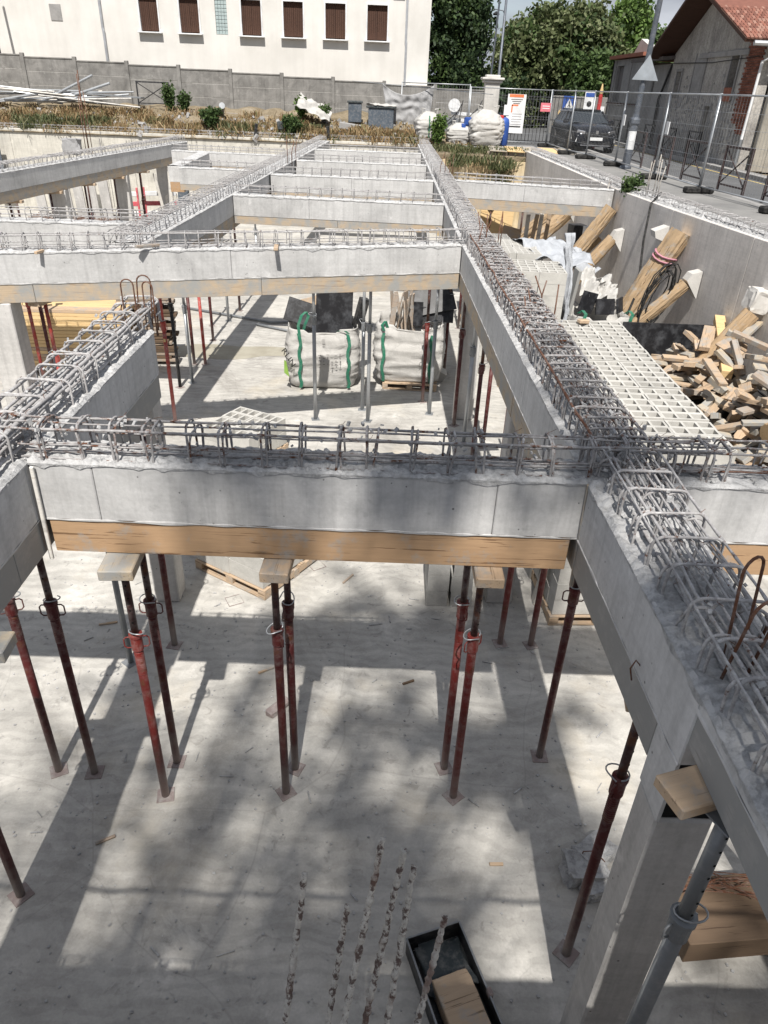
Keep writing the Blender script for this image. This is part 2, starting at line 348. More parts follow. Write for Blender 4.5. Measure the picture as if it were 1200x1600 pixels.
# ------------------------------------------------------------------ mesh helpers
class MB:
    def __init__(s): s.v = []; s.f = []
    def add(s, vs, fs):
        o = len(s.v); s.v.extend([tuple(p) for p in vs]); s.f.extend([tuple(i+o for i in f) for f in fs]); return s
    def box(s, c, d, rot=None, bev=0.0, taper=1.0):
        cx, cy, cz = c; x, y, z = d[0]/2, d[1]/2, d[2]/2
        if bev <= 0:
            vs = [(-x,-y,-z),(x,-y,-z),(x,y,-z),(-x,y,-z),(-x*taper,-y*taper,z),(x*taper,-y*taper,z),(x*taper,y*taper,z),(-x*taper,y*taper,z)]
            fs = [(0,3,2,1),(4,5,6,7),(0,1,5,4),(1,2,6,5),(2,3,7,6),(3,0,4,7)]
        else:
            q = min(bev, x*.45, y*.45, z*.45); vs = []; idx = {}
            for sx in (-1,1):
                for sy in (-1,1):
                    for sz in (-1,1):
                        for ax in range(3):
                            p = [sx*(x-q), sy*(y-q), sz*(z-q)]
                            p[ax] = (sx*x, sy*y, sz*z)[ax]
                            idx[(sx,sy,sz,ax)] = len(vs); vs.append(tuple(p))
            fs = []
            I = lambda a,b_,c_,ax: idx[(a,b_,c_,ax)]
            for sg in (-1,1):
                f = [I(sg,-1,-1,0),I(sg,1,-1,0),I(sg,1,1,0),I(sg,-1,1,0)]; fs.append(tuple(f if sg>0 else f[::-1]))
                f = [I(-1,sg,-1,1),I(1,sg,-1,1),I(1,sg,1,1),I(-1,sg,1,1)]; fs.append(tuple(f[::-1] if sg>0 else f))
                f = [I(-1,-1,sg,2),I(1,-1,sg,2),I(1,1,sg,2),I(-1,1,sg,2)]; fs.append(tuple(f if sg>0 else f[::-1]))
            for a in (-1,1):
                for c_ in (-1,1):
                    fs.append((I(a,c_,-1,0),I(a,c_,1,0),I(a,c_,1,1),I(a,c_,-1,1)) if a*c_>0 else (I(a,c_,-1,1),I(a,c_,1,1),I(a,c_,1,0),I(a,c_,-1,0)))
                    fs.append((I(a,-1,c_,2),I(a,1,c_,2),I(a,1,c_,0),I(a,-1,c_,0)) if a*c_>0 else (I(a,-1,c_,0),I(a,1,c_,0),I(a,1,c_,2),I(a,-1,c_,2)))
                    fs.append((I(-1,a,c_,1),I(1,a,c_,1),I(1,a,c_,2),I(-1,a,c_,2)) if a*c_<0 else (I(-1,a,c_,2),I(1,a,c_,2),I(1,a,c_,1),I(-1,a,c_,1)))
            for a in (-1,1):
                for b_ in (-1,1):
                    for c_ in (-1,1):
                        f = (I(a,b_,c_,0),I(a,b_,c_,1),I(a,b_,c_,2)); fs.append(f if a*b_*c_>0 else f[::-1])
        if rot is not None:
            vs = [tuple(rot @ Vector(p)) for p in vs]
        return s.add([(p[0]+cx,p[1]+cy,p[2]+cz) for p in vs], fs)
    def tube(s, pts, r, n=8, caps=True):
        pts = [Vector(p) for p in pts]; rs = r if isinstance(r, (list,tuple)) else [r]*len(pts)
        vs = []; fs = []; prev = None
        for i, p in enumerate(pts):
            d = (pts[min(i+1,len(pts)-1)]-pts[max(i-1,0)]).normalized()
            if prev is None:
                u = d.cross(Vector((0,0,1)));
                if u.length < 1e-3: u = d.cross(Vector((1,0,0)))
                u.normalize()
            else:
                u = (prev-d*prev.dot(d)).normalized()
            prev = u; w = d.cross(u)
            for k in range(n):
                a = 2*math.pi*k/n; vs.append(p+(u*math.cos(a)+w*math.sin(a))*rs[i])
        for i in range(len(pts)-1):
            for k in range(n):
                k2 = (k+1)%n; fs.append((i*n+k, i*n+k2, (i+1)*n+k2, (i+1)*n+k))
        if caps: fs.append(tuple(range(n))[::-1]); fs.append(tuple((len(pts)-1)*n+k for k in range(n)))
        return s.add(vs, fs)
    def lathe(s, prof, n=16, c=(0,0,0)):
        vs = []; fs = []
        for (r, z) in prof:
            for k in range(n):
                a = 2*math.pi*k/n; vs.append((c[0]+r*math.cos(a), c[1]+r*math.sin(a), c[2]+z))
        for i in range(len(prof)-1):
            for k in range(n):
                k2 = (k+1)%n; fs.append((i*n+k,i*n+k2,(i+1)*n+k2,(i+1)*n+k))
        fs.append(tuple(range(n))[::-1]); fs.append(tuple((len(prof)-1)*n+k for k in range(n)))
        return s.add(vs, fs)
    def prism(s, poly, a0, a1, axis='y'):
        n = len(poly); f = {'y': lambda p,a: (p[0],a,p[1]), 'x': lambda p,a: (a,p[0],p[1]), 'z': lambda p,a: (p[0],p[1],a)}[axis]
        vs = [f(p,a0) for p in poly]+[f(p,a1) for p in poly]
        fs = [tuple(range(n)), tuple(range(2*n-1,n-1,-1))]+[(i,(i+1)%n+0,(i+1)%n+n,i+n)[::-1] for i in range(n)]
        return s.add(vs, fs)
    def mesh(s, name, mat, smooth=False):
        me = bpy.data.meshes.new(name); me.from_pydata(s.v, [], s.f)
        if mat: me.materials.append(MATS[mat])
        if smooth: me.polygons.foreach_set('use_smooth', [True]*len(me.polygons))
        me.update(); return me
    def build(s, name, mat, parent=None, loc=(0,0,0), rot=(0,0,0), smooth=False):
        return put(name, s.mesh(name, mat, smooth), parent, loc, rot)
def put(name, me, parent=None, loc=(0,0,0), rot=(0,0,0), scale=None):
    o = bpy.data.objects.new(name, me); COL.objects.link(o); o.location = loc; o.rotation_euler = rot
    if scale: o.scale = scale
    if parent: o.parent = parent
    return o
def tag(o, label=None, cat=None, group=None, kind=None):
    if label: o['label'] = label
    if cat: o['category'] = cat
    if group: o['group'] = group
    if kind: o['kind'] = kind
    return o
def thing(name, label, cat, loc=(0,0,0), rz=0, group=None, rot=None):
    o = bpy.data.objects.new(name, None); COL.objects.link(o); o.location = loc
    o.rotation_euler = rot if rot else (0,0,rz); o.empty_display_size = .1
    return tag(o, label, cat, group)
def grid_mesh(name, mat, xs, ys, fz, smooth=True):
    v = [(x, y, fz(x, y)) for y in ys for x in xs]; n = len(xs)
    f = [(j*n+i, j*n+i+1, (j+1)*n+i+1, (j+1)*n+i) for j in range(len(ys)-1) for i in range(n-1)]
    mb = MB(); mb.v = v; mb.f = f; return mb.mesh(name, mat, smooth)
def quads_mesh(name, mat, P, U, V):
    """P centres, U and V half vectors: one quad each (numpy arrays n x 3)"""
    n = len(P); vs = np.empty((n*4,3), dtype=np.float32)
    vs[0::4] = P-U-V*.6; vs[1::4] = P+U*.9-V; vs[2::4] = P+U+V*.8; vs[3::4] = P-U*.7+V
    me = bpy.data.meshes.new(name); me.vertices.add(n*4); me.vertices.foreach_set('co', vs.ravel())
    me.loops.add(n*4); me.loops.foreach_set('vertex_index', np.arange(n*4, dtype=np.int32))
    me.polygons.add(n); me.polygons.foreach_set('loop_start', np.arange(0, n*4, 4, dtype=np.int32)); me.polygons.foreach_set('loop_total', np.full(n, 4, dtype=np.int32))
    me.materials.append(MATS[mat]); me.update(calc_edges=True); me.validate(); return me
def rand_unit(n):
    v = rng.normal(size=(n,3)); return v/np.linalg.norm(v, axis=1)[:,None]
def leaves(name, mat, centres, spread, per, size):
    n = len(centres)*per
    P = np.repeat(np.array(centres), per, axis=0)+rng.normal(size=(n,3))*np.repeat(np.array(spread), per)[:,None] if np.ndim(spread) else np.repeat(np.array(centres), per, axis=0)+rng.normal(size=(n,3))*spread
    a = rand_unit(n); b_ = np.cross(a, rand_unit(n)); b_ /= np.linalg.norm(b_,axis=1)[:,None]+1e-9
    sz = size*rng.uniform(.6,1.3,(n,1))
    return quads_mesh(name, mat, P, a*sz, b_*sz*.6)

# ------------------------------------------------------------------ levels
TOP = 2.95      # rough top of the concrete beams
STREET = 2.93
def wall_x(y): return float(np.interp(y,[0,2,11.45,14.68,17.82,23.8,30],[7.3,7.0,5.81,5.44,5.18,5.05,4.9]))

# ------------------------------------------------------------------ setting
floor = grid_mesh('slab_floor', 'floor_concrete', list(np.linspace(-17.2, 7.2, 30)), list(np.linspace(0.0, 31, 40)), lambda x,y: 0.0)
tag(put('slab_floor', floor), kind='structure')

def gz(x, y):
    if y > 31 and x < 3.5:
        k = min(1, (3.5-x)/2.5); return 2.80+k*min(.80,(y-31)*.22)
    return 2.80
gm = MB()
def gquad(xs, ys, f=None):
    n = len(xs); f = f or (lambda x,y: gz(x,y))
    v = [(x,y,f(x,y)) for y in ys for x in xs]
    gm.add(v, [(j*n+i,j*n+i+1,(j+1)*n+i+1,(j+1)*n+i) for j in range(len(ys)-1) for i in range(n-1)])
BX = [-600,-60,-30,-20,-17.2]
gquad([-600,-60,-30,-17.2], [-300,0,30.95]); 
gquad([-600,-60,-30,-17.2]+list(np.linspace(-16,3.5,24))+[5.0,20,60,600], [30.95]+list(np.linspace(31.3,36,12))+[60,200,900])
gquad([-17.2,7.2], [-300,-.05])
ys = list(np.linspace(-.05,30.95,20))
for j in range(len(ys)-1):
    y0,y1 = ys[j],ys[j+1]
    gm.add([(wall_x(y0)+.2,y0,2.8),(600,y0,2.8),(600,y1,2.8),(wall_x(y1)+.2,y1,2.8)], [(0,1,2,3)])
gm.add([(7.2,-300,2.8),(600,-300,2.8),(600,-.05,2.8),(7.2,-.05,2.8)], [(0,1,2,3)])
tag(gm.build('ground', 'earth'), kind='structure')

# back bank: lumpy earth over the ground at the far edge of the pit
def bank_z(x, y):
    import mathutils.noise as mn
    w = min(1, max(0,(y-30.9)/.5))*min(1,max(0,(3.9-x)/.8))
    return gz(x,y)+.012+w*(.12+.22*abs(mn.noise(Vector((x*.9,y*.9,0))))+.06*mn.noise(Vector((x*4,y*4,3))))
tag(put('earth_bank', grid_mesh('earth_bank','earth', list(np.linspace(-17,3.9,110)), list(np.linspace(30.95,34.9,26)), bank_z)), kind='structure')

# pavement along the street, kerb, road
mb = MB()
yl = list(np.linspace(-40,30.5,30))
for j in range(len(yl)-1):
    y0,y1 = yl[j],yl[j+1]; x0 = wall_x(max(0,y0))+.36; x1 = wall_x(max(0,y1))+.36
    mb.add([(x0,y0,STREET),(7.78,y0,STREET),(7.78,y1,STREET),(x1,y1,STREET),(x0,y0,2.6),(x1,y1,2.6)], [(0,1,2,3),(0,3,5,4)])
tag(mb.build('pavement','pavement'), kind='structure')
kerb = bpy.data.objects.new('kerb', None); COL.objects.link(kerb); kerb['kind'] = 'structure'
ks = MB().box((0,0,0),(.16,.985,.16),bev=.012).mesh('kerb_stone','kerb_stone')
for i in range(32):
    put('kerb_stone', ks, kerb, (7.86, 6+i*1.0, 2.862))
for i in range(30): put('kerb_stone', ks, kerb, (10.86, 14+i*1.0, 2.862))
tag(MB().add([(7.9,-40,2.812),(10.8,-40,2.812),(10.8,31,2.812),(7.9,31,2.812),(10.8,62,2.812),(4.4,62,2.812),(4.4,37,2.812),(5.6,31,2.812)],[(0,1,2,3),(7,3,2,4),(7,4,5,6)]).build('road','asphalt'), kind='structure')
tag(MB().add([(10.50,8,2.8165),(10.58,8,2.8165),(10.58,46,2.8165),(10.50,46,2.8165)],[(0,1,2,3)]).build('road_marking','yellow_line'), kind='structure')
tag(MB().box((11.1,20,2.84),(.36,56,.16)).build('far_pavement','pavement'), kind='structure')
tag(MB().box((3.9,31.9,2.86),(3.9,1.7,.14),bev=.02).build('site_apron','kerb_stone'), kind='structure')

# pit retaining walls ------------------------------------------------
def wall_thing(name, label, pts, z0, z1, th, mat, nx=1):
    o = thing(name, label, 'wall')
    for i in range(len(pts)-1):
        a, b_ = Vector((*pts[i],0)), Vector((*pts[i+1],0)); d = (b_-a); Ln = d.length; d.normalize()
        ang = math.atan2(d.y, d.x)
        MB().box((Ln/2, th/2, (z0+z1)/2), (Ln-.006, th, z1-z0), bev=.01).build('wall_panel', mat, o, a, (0,0,ang))
    return o
ys = [0.0,3.0,6.0,9.0,11.8,14.6,17.4,20.2,23.0,26.0,28.6]
wr = wall_thing('retaining_wall', 'smooth grey-brown concrete retaining wall under the street pavement', [(wall_x(y), y) for y in ys][::-1], 0, 2.98, .32, 'wall_concrete')
wall_thing('retaining_wall', 'long pale concrete retaining wall closing the far side of the pit', [(1.7-i*2.35,31.0) for i in range(9)][::-1], 0, 2.93, -.3+.6, 'far_pit_wall')
wall_thing('retaining_wall', 'ochre stained concrete retaining wall below the big white bags', [(1.9,28.6),(3.5,28.6),(5.0,28.6)], 0, 2.62, .3, 'ochre_wall')
wall_thing('retaining_wall', 'concrete retaining wall under the railing nearest the viewer', [(-6,0.02),(-3,.02),(0,.02),(3,.02),(6.3,.02)], 0, 2.95, .33, 'wall_concrete')
wall_thing('retaining_wall', 'concrete side wall at the left edge of the pit', [(-16.9,31),(-16.9,20),(-16.9,10),(-16.9,0)], 0, 2.93, -.3, 'far_pit_wall')
# broken stepped top behind the right wall
def rubble_strip():
    import mathutils.noise as mn
    xs = np.linspace(0,1,7); yy = np.linspace(2.0,28.4,330); v = []; f = []
    for y in yy:
        for i,u in enumerate(xs):
            x = wall_x(y)+.05+u*.42
            z = 2.985+(.02+.075*abs(mn.noise(Vector((x*9,y*9,1))))+.05*mn.noise(Vector((x*3,y*3,5))))*(1 if 0<i<6 else 0)+( -.02 if i in (0,) else 0)
            if i == 6: z = 2.9
            v.append((x+.03*mn.noise(Vector((y*7,i,2))),y,z))
    n = 7
    for j in range(len(yy)-1):
        for i in range(n-1): f.append((j*n+i,j*n+i+1,(j+1)*n+i+1,(j+1)*n+i))
    mb = MB(); mb.v = v; mb.f = f
    return mb.build('broken_mortar', 'rubble_mortar', wr)
rs = rubble_strip(); rs['kind'] = 'stuff'

# ------------------------------------------------------------------ beams
def mortar_top(parent, Ln, W, z, step, edge=.03):
    import mathutils.noise as mn
    ox = random.uniform(0,100)
    fine = step <= .04; step = step*.6 if fine else step
    n = max(3,int(Ln/step)); us = [-.5,-.5,-.47,-.44,-.37,-.30,-.2,-.1,0,.1,.2,.30,.37,.44,.47,.5,.5] if fine else [-.5,-.5,-.44,-.30,-.1,.1,.30,.44,.5,.5]; v = []; f = []; m_ = len(us)
    for j in range(n+1):
        x = Ln*j/n
        for i,u in enumerate(us):
            y = u*W; sd_ = 1 if i < m_/2 else 0; e = mn.noise(Vector((x*6+ox,sd_,0)))*edge*.5+mn.noise(Vector((x*22+ox,sd_,4)))*edge*.35
            if i in (0,m_-1):
                y += math.copysign(.006,u); zz = z-.012-abs(mn.noise(Vector((x*4+ox,i,2))))*edge*1.6-max(0,mn.noise(Vector((x*15+ox,i,7))))*edge*.8
            elif i in (1,m_-2): y += math.copysign(.006+abs(e)*.45-.010*max(0,mn.noise(Vector((x*31+ox,i,1)))),u); zz = z+e*.4-.006
            else: zz = z+.006+(.022*mn.noise(Vector((x*7+ox,y*7,0)))+.020*mn.noise(Vector((x*22+ox,y*22,3)))+.010*mn.noise(Vector((x*55+ox,y*55,3))))*(1 if step<=.06 else .7)
            v.append((x,y+W/2,zz))
        # local y runs 0..W
    for j in range(n):
        for i in range(m_-1): f.append((j*m_+i,(j+1)*m_+i,(j+1)*m_+i+1,j*m_+i+1))
    mb = MB(); mb.v = v; mb.f = [q[::-1] for q in f]
    o = mb.build('mortar_top','rough_mortar',parent); o['kind'] = 'stuff'; return o
def beam(label, p0, p1, W, z_c=2.58, z_w=2.35, z_t=TOP, mat='beam_concrete', wmat='formwork_wood', joints=(), step=.06, boards=2.6, wood_in=(0,0), group=None):
    """p0,p1: front-edge line, the beam's width lies to the left of p0->p1"""
    a, b_ = Vector((*p0,0)), Vector((*p1,0)); d = b_-a; Ln = d.length; ang = math.atan2(d.y,d.x)
    o = thing('concrete_beam', label, 'beam', a, ang, group)
    cuts = [0]+list(joints)+[Ln]
    for i in range(len(cuts)-1):
        x0,x1 = cuts[i]+.0015,cuts[i+1]-.0015
        MB().box(((x0+x1)/2, W/2, (z_c+z_t-.012)/2),(x1-x0,W,z_t-.012-z_c),bev=.006).build('concrete_panel',mat,o)
    mortar_top(o, Ln, W, z_t, step)
    import mathutils.noise as mn
    if step <= .06:
        for yf in (0,W):
            nn = int(Ln/.035); sg = -1 if yf == 0 else 1; v = []; f = []
            for j in range(nn+1):
                xx = Ln*j/nn; a1 = .004+.012*max(0,mn.noise(Vector((xx*5+yf,p0[0],p0[1])))) ; b1 = .0025+.004*abs(mn.noise(Vector((xx*17,yf,p0[1])))); dz = .012*mn.noise(Vector((xx*9,yf,3)))
                v += [(xx,yf+sg*.0005,z_c+a1+dz),(xx,yf+sg*b1,z_c+.003+dz*.3),(xx,yf+sg*b1*.8,z_c-a1*1.1),(xx,yf-sg*.004,z_c-a1*1.2-.002)]
            for j in range(nn):
                for i in range(3):
                    q_ = (j*4+i,(j+1)*4+i,(j+1)*4+i+1,j*4+i+1); f.append(q_ if sg > 0 else q_[::-1])
            mb_ = MB(); mb_.v = v; mb_.f = f; s__ = mb_.build('mortar_seam',mat,o); s__['kind'] = 'stuff'
    # soffit boards
    x = wood_in[0]; e = Ln-wood_in[1]
    nb = max(1,round((e-x)/boards)); w = (e-x)/nb
    for i in range(nb):
        q = random.uniform(-.004,.004)
        MB().box((0, W/2, 0),(w-.004, W-.012+q, z_c-z_w-.004),bev=.004).build('formwork_board',wmat,o,(x+w*(i+.5),0,(z_c+z_w)/2))
    return o
# front row (crosses the picture), skewed second row and the rows behind
XL0, XL1 = -2.37, -1.95
XR0, XR1 = 1.20, 1.62
bF = beam('white concrete beam crossing the foreground above a knotty orange board', (XL1+.002,3.50),(XR0-.004,3.48),.28, joints=(.35,2.62),step=.03,boards=3.2,wood_in=(.04,.06))
beam('grey concrete beam right of the foreground crossing, toward the street wall', (XR1+.004,3.49),(6.2,3.5),.28, joints=(1.5,3.0), mat='beam_concrete_shade_lift',step=.05)
beam('short concrete beam stub leaving the foreground at the left edge', (-6,3.5),(XL0-.004,3.5),.28, step=.08)
bR0 = beam('grey near end of the long right-hand beam over the column head', (XR1,.36),(XR1,1.87),.42, z_c=2.88, z_w=2.70, mat='beam_concrete_shade_lift', wmat='formwork_wood_grey', step=.03,boards=1.6)
bR1 = beam('long grey concrete beam running away on the right, beside the stacked blocks', (XR1,1.873),(XR1-.03,3.47),.42, mat='beam_concrete_shade_lift', wmat='formwork_wood_grey', step=.03, boards=1.3,wood_in=(.24,0))
beam('concrete beam running away right of the big bags, board leaning below', (XR1-.03,3.474),(1.48,10.38),.42, joints=(1.9,4.2), wmat='formwork_wood_dusty', step=.05,mat='beam_concrete_shade_lift')
beam('far stretch of the right-hand beam behind the skewed beam', (1.48,10.384),(1.50,30.6),.42, joints=(4,8,12), wmat='formwork_wood_dusty', step=.12)
bL = beam('dark-faced concrete beam running away at the left edge of the foreground', (XL1,.36),(XL1,5.95),.40, joints=(3.1,), wmat='formwork_wood_grey', step=.04,mat='beam_concrete_shade_lift')
bB = beam('longest sunlit concrete beam, skewed across above the big bags', (-7.0,8.10),(1.05,10.36),.30, joints=(2.2,5.2), step=.05, wmat='formwork_wood_dusty')
bM = beam('concrete beam running away between the two left bays, dark face to the right', (-3.13,9.65),(-2.80,18.1),.42, joints=(2.5,5.0), step=.1, wmat='formwork_wood_dusty',mat='beam_concrete_shade_lift')
beam('far end of the middle beam near the back wall', (-2.80,18.104),(-2.3,30.6),.42, joints=(4,), step=.2, wmat='formwork_wood_dusty')
b3 = beam('third cross beam, white with a low brown board, behind the skewed one', (-2.93,14.55),(1.05,14.3),.28, joints=(1.45,), step=.08, z_w=2.44, wmat='formwork_wood_dusty')
b4 = beam('fourth cross beam, plain white, two bays behind the skewed one', (-2.76,18.25),(1.05,18.15),.28, joints=(1.9,), step=.1, z_w=2.44, wmat='formwork_wood_dusty')
b5 = beam('fifth cross beam seen as a thin white strip before the back wall', (-2.6,22.0),(1.05,22.0),.28, step=.15, z_w=2.44, wmat='formwork_wood_dusty')
b6 = beam('sixth cross beam, thin strip nearest the back wall', (-2.5,26.2),(1.05,26.1),.28, step=.2, z_w=2.44, wmat='formwork_wood_dusty')
bRF = beam('white cross beam on the right ending against the street wall', (1.53,18.5),(wall_x(17.9)-.01,17.75),.28, joints=(1.7,), step=.1, wmat='formwork_wood_dusty')
bLL = beam('white beam on the left between the skewed beam and the long far-left one', (-9.5,10.72),(-3.58,11.0),.28, joints=(3,), step=.08, wmat='formwork_wood_dusty')
LFa = (-8.65,13.0); LFb = (-6.93,27.3)
bLF = beam('long grey beam rising to the upper left over a row of red props', LFa, LFb, .40, joints=(4,8,11.5), step=.12, wmat='formwork_wood_dusty',mat='beam_concrete_shade_lift')
beam('short cross beam between the far-left beam and the middle one, nearer', (-5.1,19.0),(-3.25,18.9),.28, step=.12, z_w=2.44, wmat='formwork_wood_dusty')
beam('short dark beam leading back from the nearer short cross beam', (-5.1,19.35),(-5.3,23.3),.34, step=.15, mat='beam_concrete_shade_lift')
beam('short cross beam between the far-left beam and the middle one, farther', (-6.5,23.6),(-3.1,23.3),.28, step=.15, z_w=2.44, wmat='formwork_wood_dusty')

# ------------------------------------------------------------------ rebar cages
BAR_CACHE = {}
def bar_mesh(Ln, r, wav, mat, n=6):
    key = (round(Ln,1), r, wav, mat, random.randint(0,3))
    if key not in BAR_CACHE:
        k = max(3, min(60,int(Ln/.25))); pts = [(Ln*i/k, random.gauss(0,wav), random.gauss(0,wav)) for i in range(k+1)]
        if n >= 6:
            q = []
            for i in range(len(pts)-1):
                a_,b_ = Vector(pts[i]),Vector(pts[i+1]); m_ = max(1,int((b_-a_).length/.03))
                for kk in range(m_): q.append(tuple(a_+(b_-a_)*kk/m_))
            q.append(pts[-1]); pts = q
            BAR_CACHE[key] = MB().tube(pts, [r*random.uniform(.84,1.25) for _ in pts], n).mesh('bar', mat, True)
        else: BAR_CACHE[key] = MB().tube(pts, r, n).mesh('bar', mat, True)
    return BAR_CACHE[key]
def stirrup_mesh(w, h, r, mat, kind='rect', n=6):
    """closed link in the local y-z plane, feet sunk below z=0; rounded corners"""
    c = min(w,h)*.28 if kind == 'rect' else w*.48
    pts = []
    def arc(cy,cz,a0,a1,rad,k=4):
        for i in range(k+1):
            a = R_(a0+(a1-a0)*i/k); pts.append((random.gauss(0,.0015), cy+rad*math.cos(a), cz+rad*math.sin(a)))
    pts.append((0,-w/2,-.03)); pts.append((0,-w/2,(h-c)*.5)); arc(-w/2+c,h-c,180,90,c); arc(w/2-c,h-c,90,0,c); pts.append((0,w/2,(h-c)*.5)); pts.append((0,w/2,-.03))
    if n >= 6:
        q = []
        for i in range(len(pts)-1):
            a_,b_ = Vector(pts[i]),Vector(pts[i+1]); m_ = max(1,int((b_-a_).length/.022))
            for k in range(m_): q.append(tuple(a_+(b_-a_)*k/m_))
        q.append(pts[-1]); pts = q
        return MB().tube(pts, [r*random.uniform(.85,1.22) for _ in pts], n).mesh('stirrup', mat, True)
    return MB().tube(pts, r, n).mesh('stirrup', mat, True)
ST_CACHE = {}
def cage(label, p0, p1, W, H=.19, sp=.2, bars=((.0,1),(.5,1),(1.,1),(0.,.5),(1.,.5)), inner=0, r=.005, rb=.006, mat='rebar', z=TOP, jit=1.0, double=True, wav=.004, n=6, group=None, rusty=0.0, off=(.04,.04)):
    a, b_ = Vector((*p0,0)), Vector((*p1,0)); d = b_-a; Ln = d.length; ang = math.atan2(d.y,d.x)
    o = thing('rebar_cage', label, 'rebar cage', (a.x,a.y,z), ang, group)
    w = W-off[0]-off[1]; cy = off[0]+w/2
    for (u, h) in bars:
        m_ = mat if random.random() > rusty else 'rebar_rusty'
        put('bar', bar_mesh(Ln, rb*random.choice((.85,1,1.15)), wav, m_, n), o, (0, off[0]+.012+u*(w-.024)+random.gauss(0,.006), H*h-.012), (0, random.gauss(0,.002), random.gauss(0,.002)))
    key = (round(w,2),H,r,mat,n)
    if key not in ST_CACHE: ST_CACHE[key] = [stirrup_mesh(w,H*random.uniform(.97,1.03),r,mat,'rect',n) for _ in range(3)]
    ki = (round(w,2),H,r,mat,n,'i')
    if inner and ki not in ST_CACHE: ST_CACHE[ki] = [stirrup_mesh(w/inner*1.05,H*.9,r,mat,'arch',n) for _ in range(3)]
    x = sp*.4; cnt = 0; tw = MB(); bl_ = MB()
    while x < Ln-.02 and cnt < 290:
        q = x+random.gauss(0,.012)*jit
        put('stirrup', random.choice(ST_CACHE[key]), o, (q, cy+random.gauss(0,.006)*jit, random.gauss(0,.004)), (random.gauss(0,.03)*jit, random.gauss(0,.05)*jit, random.gauss(0,.035)*jit)); cnt += 1
        if double and not inner:
            put('stirrup', random.choice(ST_CACHE[key]), o, (q+random.uniform(.012,.035), cy+random.gauss(0,.01), random.uniform(-.02,.0)), (random.gauss(0,.04), random.gauss(0,.07), random.gauss(0,.06))); cnt += 1
        if inner:
            for i in range(inner):
                put('stirrup', random.choice(ST_CACHE[ki]), o, (q+random.uniform(.01,.05), off[0]+w*(i+.5)/inner+random.gauss(0,.006), random.gauss(0,.006)), (random.gauss(0,.06), random.gauss(0,.16), random.gauss(0,.10))); cnt += 1
        if n >= 6 and cnt < 150:
            for (u,h) in bars[:6]:
                if random.random() < .7:
                    c0 = Vector((q+.01, off[0]+.012+u*(w-.024), H*h-.010)); tw.tube([c0+Vector((-.012,-.008,.008)),c0+Vector((.012,.008,.009)),c0+Vector((.016+random.uniform(0,.02),random.uniform(-.02,.02),.012+random.uniform(0,.022)))],.0016,4)
            for _ in range(12):
                s_ = random.uniform(.004,.014); c0 = Vector((q+random.uniform(-.1,.1), off[0]+random.uniform(-.02,w+.02), random.choice((.004,.006,H*.95)) if random.random()<.8 else H*.5))
                bl_.box(tuple(c0),(s_*2.2,s_*1.6,s_),rot=Euler((random.uniform(0,3),random.uniform(0,3),random.uniform(0,3))).to_matrix())
        x += sp
    if tw.v:
        t_ = tw.build('tie_wire','rebar_rusty',o); t_['kind'] = 'stuff'
        t_ = bl_.build('mortar_crumbs','rough_mortar',o); t_['kind'] = 'stuff'
    return o
B5 = ((0,.97),(1,.97),(.5,.95),(0,.48),(1,.48),(.3,.2),(.75,.2))
B8 = ((0,.96),(.14,.9),(.3,.88),(.45,.9),(.62,.88),(.8,.9),(1,.96),(.2,.45),(.5,.42),(.85,.45),(0,.5))
cage('dusty steel cage along the top of the foreground cross beam', (-3.2,3.49),(1.9,3.49),.28,.20,.205,B5+((.5,.12),(0,.1),(1,.12)),r=.0064,rb=.0062,mat='rebar_dusty_shade_tone')
cage('steel cage lying open on the cross beam toward the street wall', (1.55,3.50),(6.1,3.5),.28,.19,.27,B5,r=.0055,rb=.0055,mat='rebar_dusty_shade_tone',rusty=.1)
cage('tangled steel cage over the near part of the right-hand beam', (1.60,1.0),(1.60,3.62),.40,.17,.225,B8+((.4,.1),(.7,.15)),inner=3,r=.0072,rb=.0068)
cage('nearest loose end of the steel cage at the right edge, rusty bars', (1.63,.36),(1.62,1.45),.38,.12,.30,B8[:7],inner=2,r=.006,rb=.0066,mat='rebar_dusty_shade_tone',rusty=.2)
cage('dense steel cage on the right-hand beam beside the block pallets', (1.60,3.62),(1.49,10.2),.42,.18,.165,B8,inner=3,r=.0075,rb=.0075,mat='rebar_dusty_shade_tone',rusty=.08)
cage('steel cage on the far right-hand beam, behind the skewed beam', (1.49,10.2),(1.50,20.0),.42,.18,.17,B8[:8],inner=1,r=.006,rb=.006,n=5)
cage('steel cage on the last stretch of the right-hand beam by the back wall', (1.50,20.0),(1.50,30.4),.42,.18,.22,B8[:6],r=.006,rb=.006,double=False,n=4)
cage('steel cage of long thick bars on the left foreground beam', (-1.97,.5),(-1.97,6.35),.38,.19,.26,((0,.96),(.0,.80),(.33,.9),(.62,.9),(1,.92),(.2,.4),(.5,.35),(.9,.4),(.0,.3)),r=.007,rb=.011)
cage('regular steel cage along the long skewed sunlit beam', (-7.0,8.12),(1.25,10.42),.30,.185,.19,B5,r=.006,rb=.006,n=5)
cage('steel cage on the middle beam climbing away to the back', (-3.15,9.4),(-2.80,18.1),.42,.18,.2,B8[:7],inner=1,r=.006,rb=.0065,n=5)
cage('steel cage on the far end of the middle beam', (-2.80,18.1),(-2.35,30.4),.42,.18,.26,B8[:6],r=.006,rb=.006,double=False,n=4)
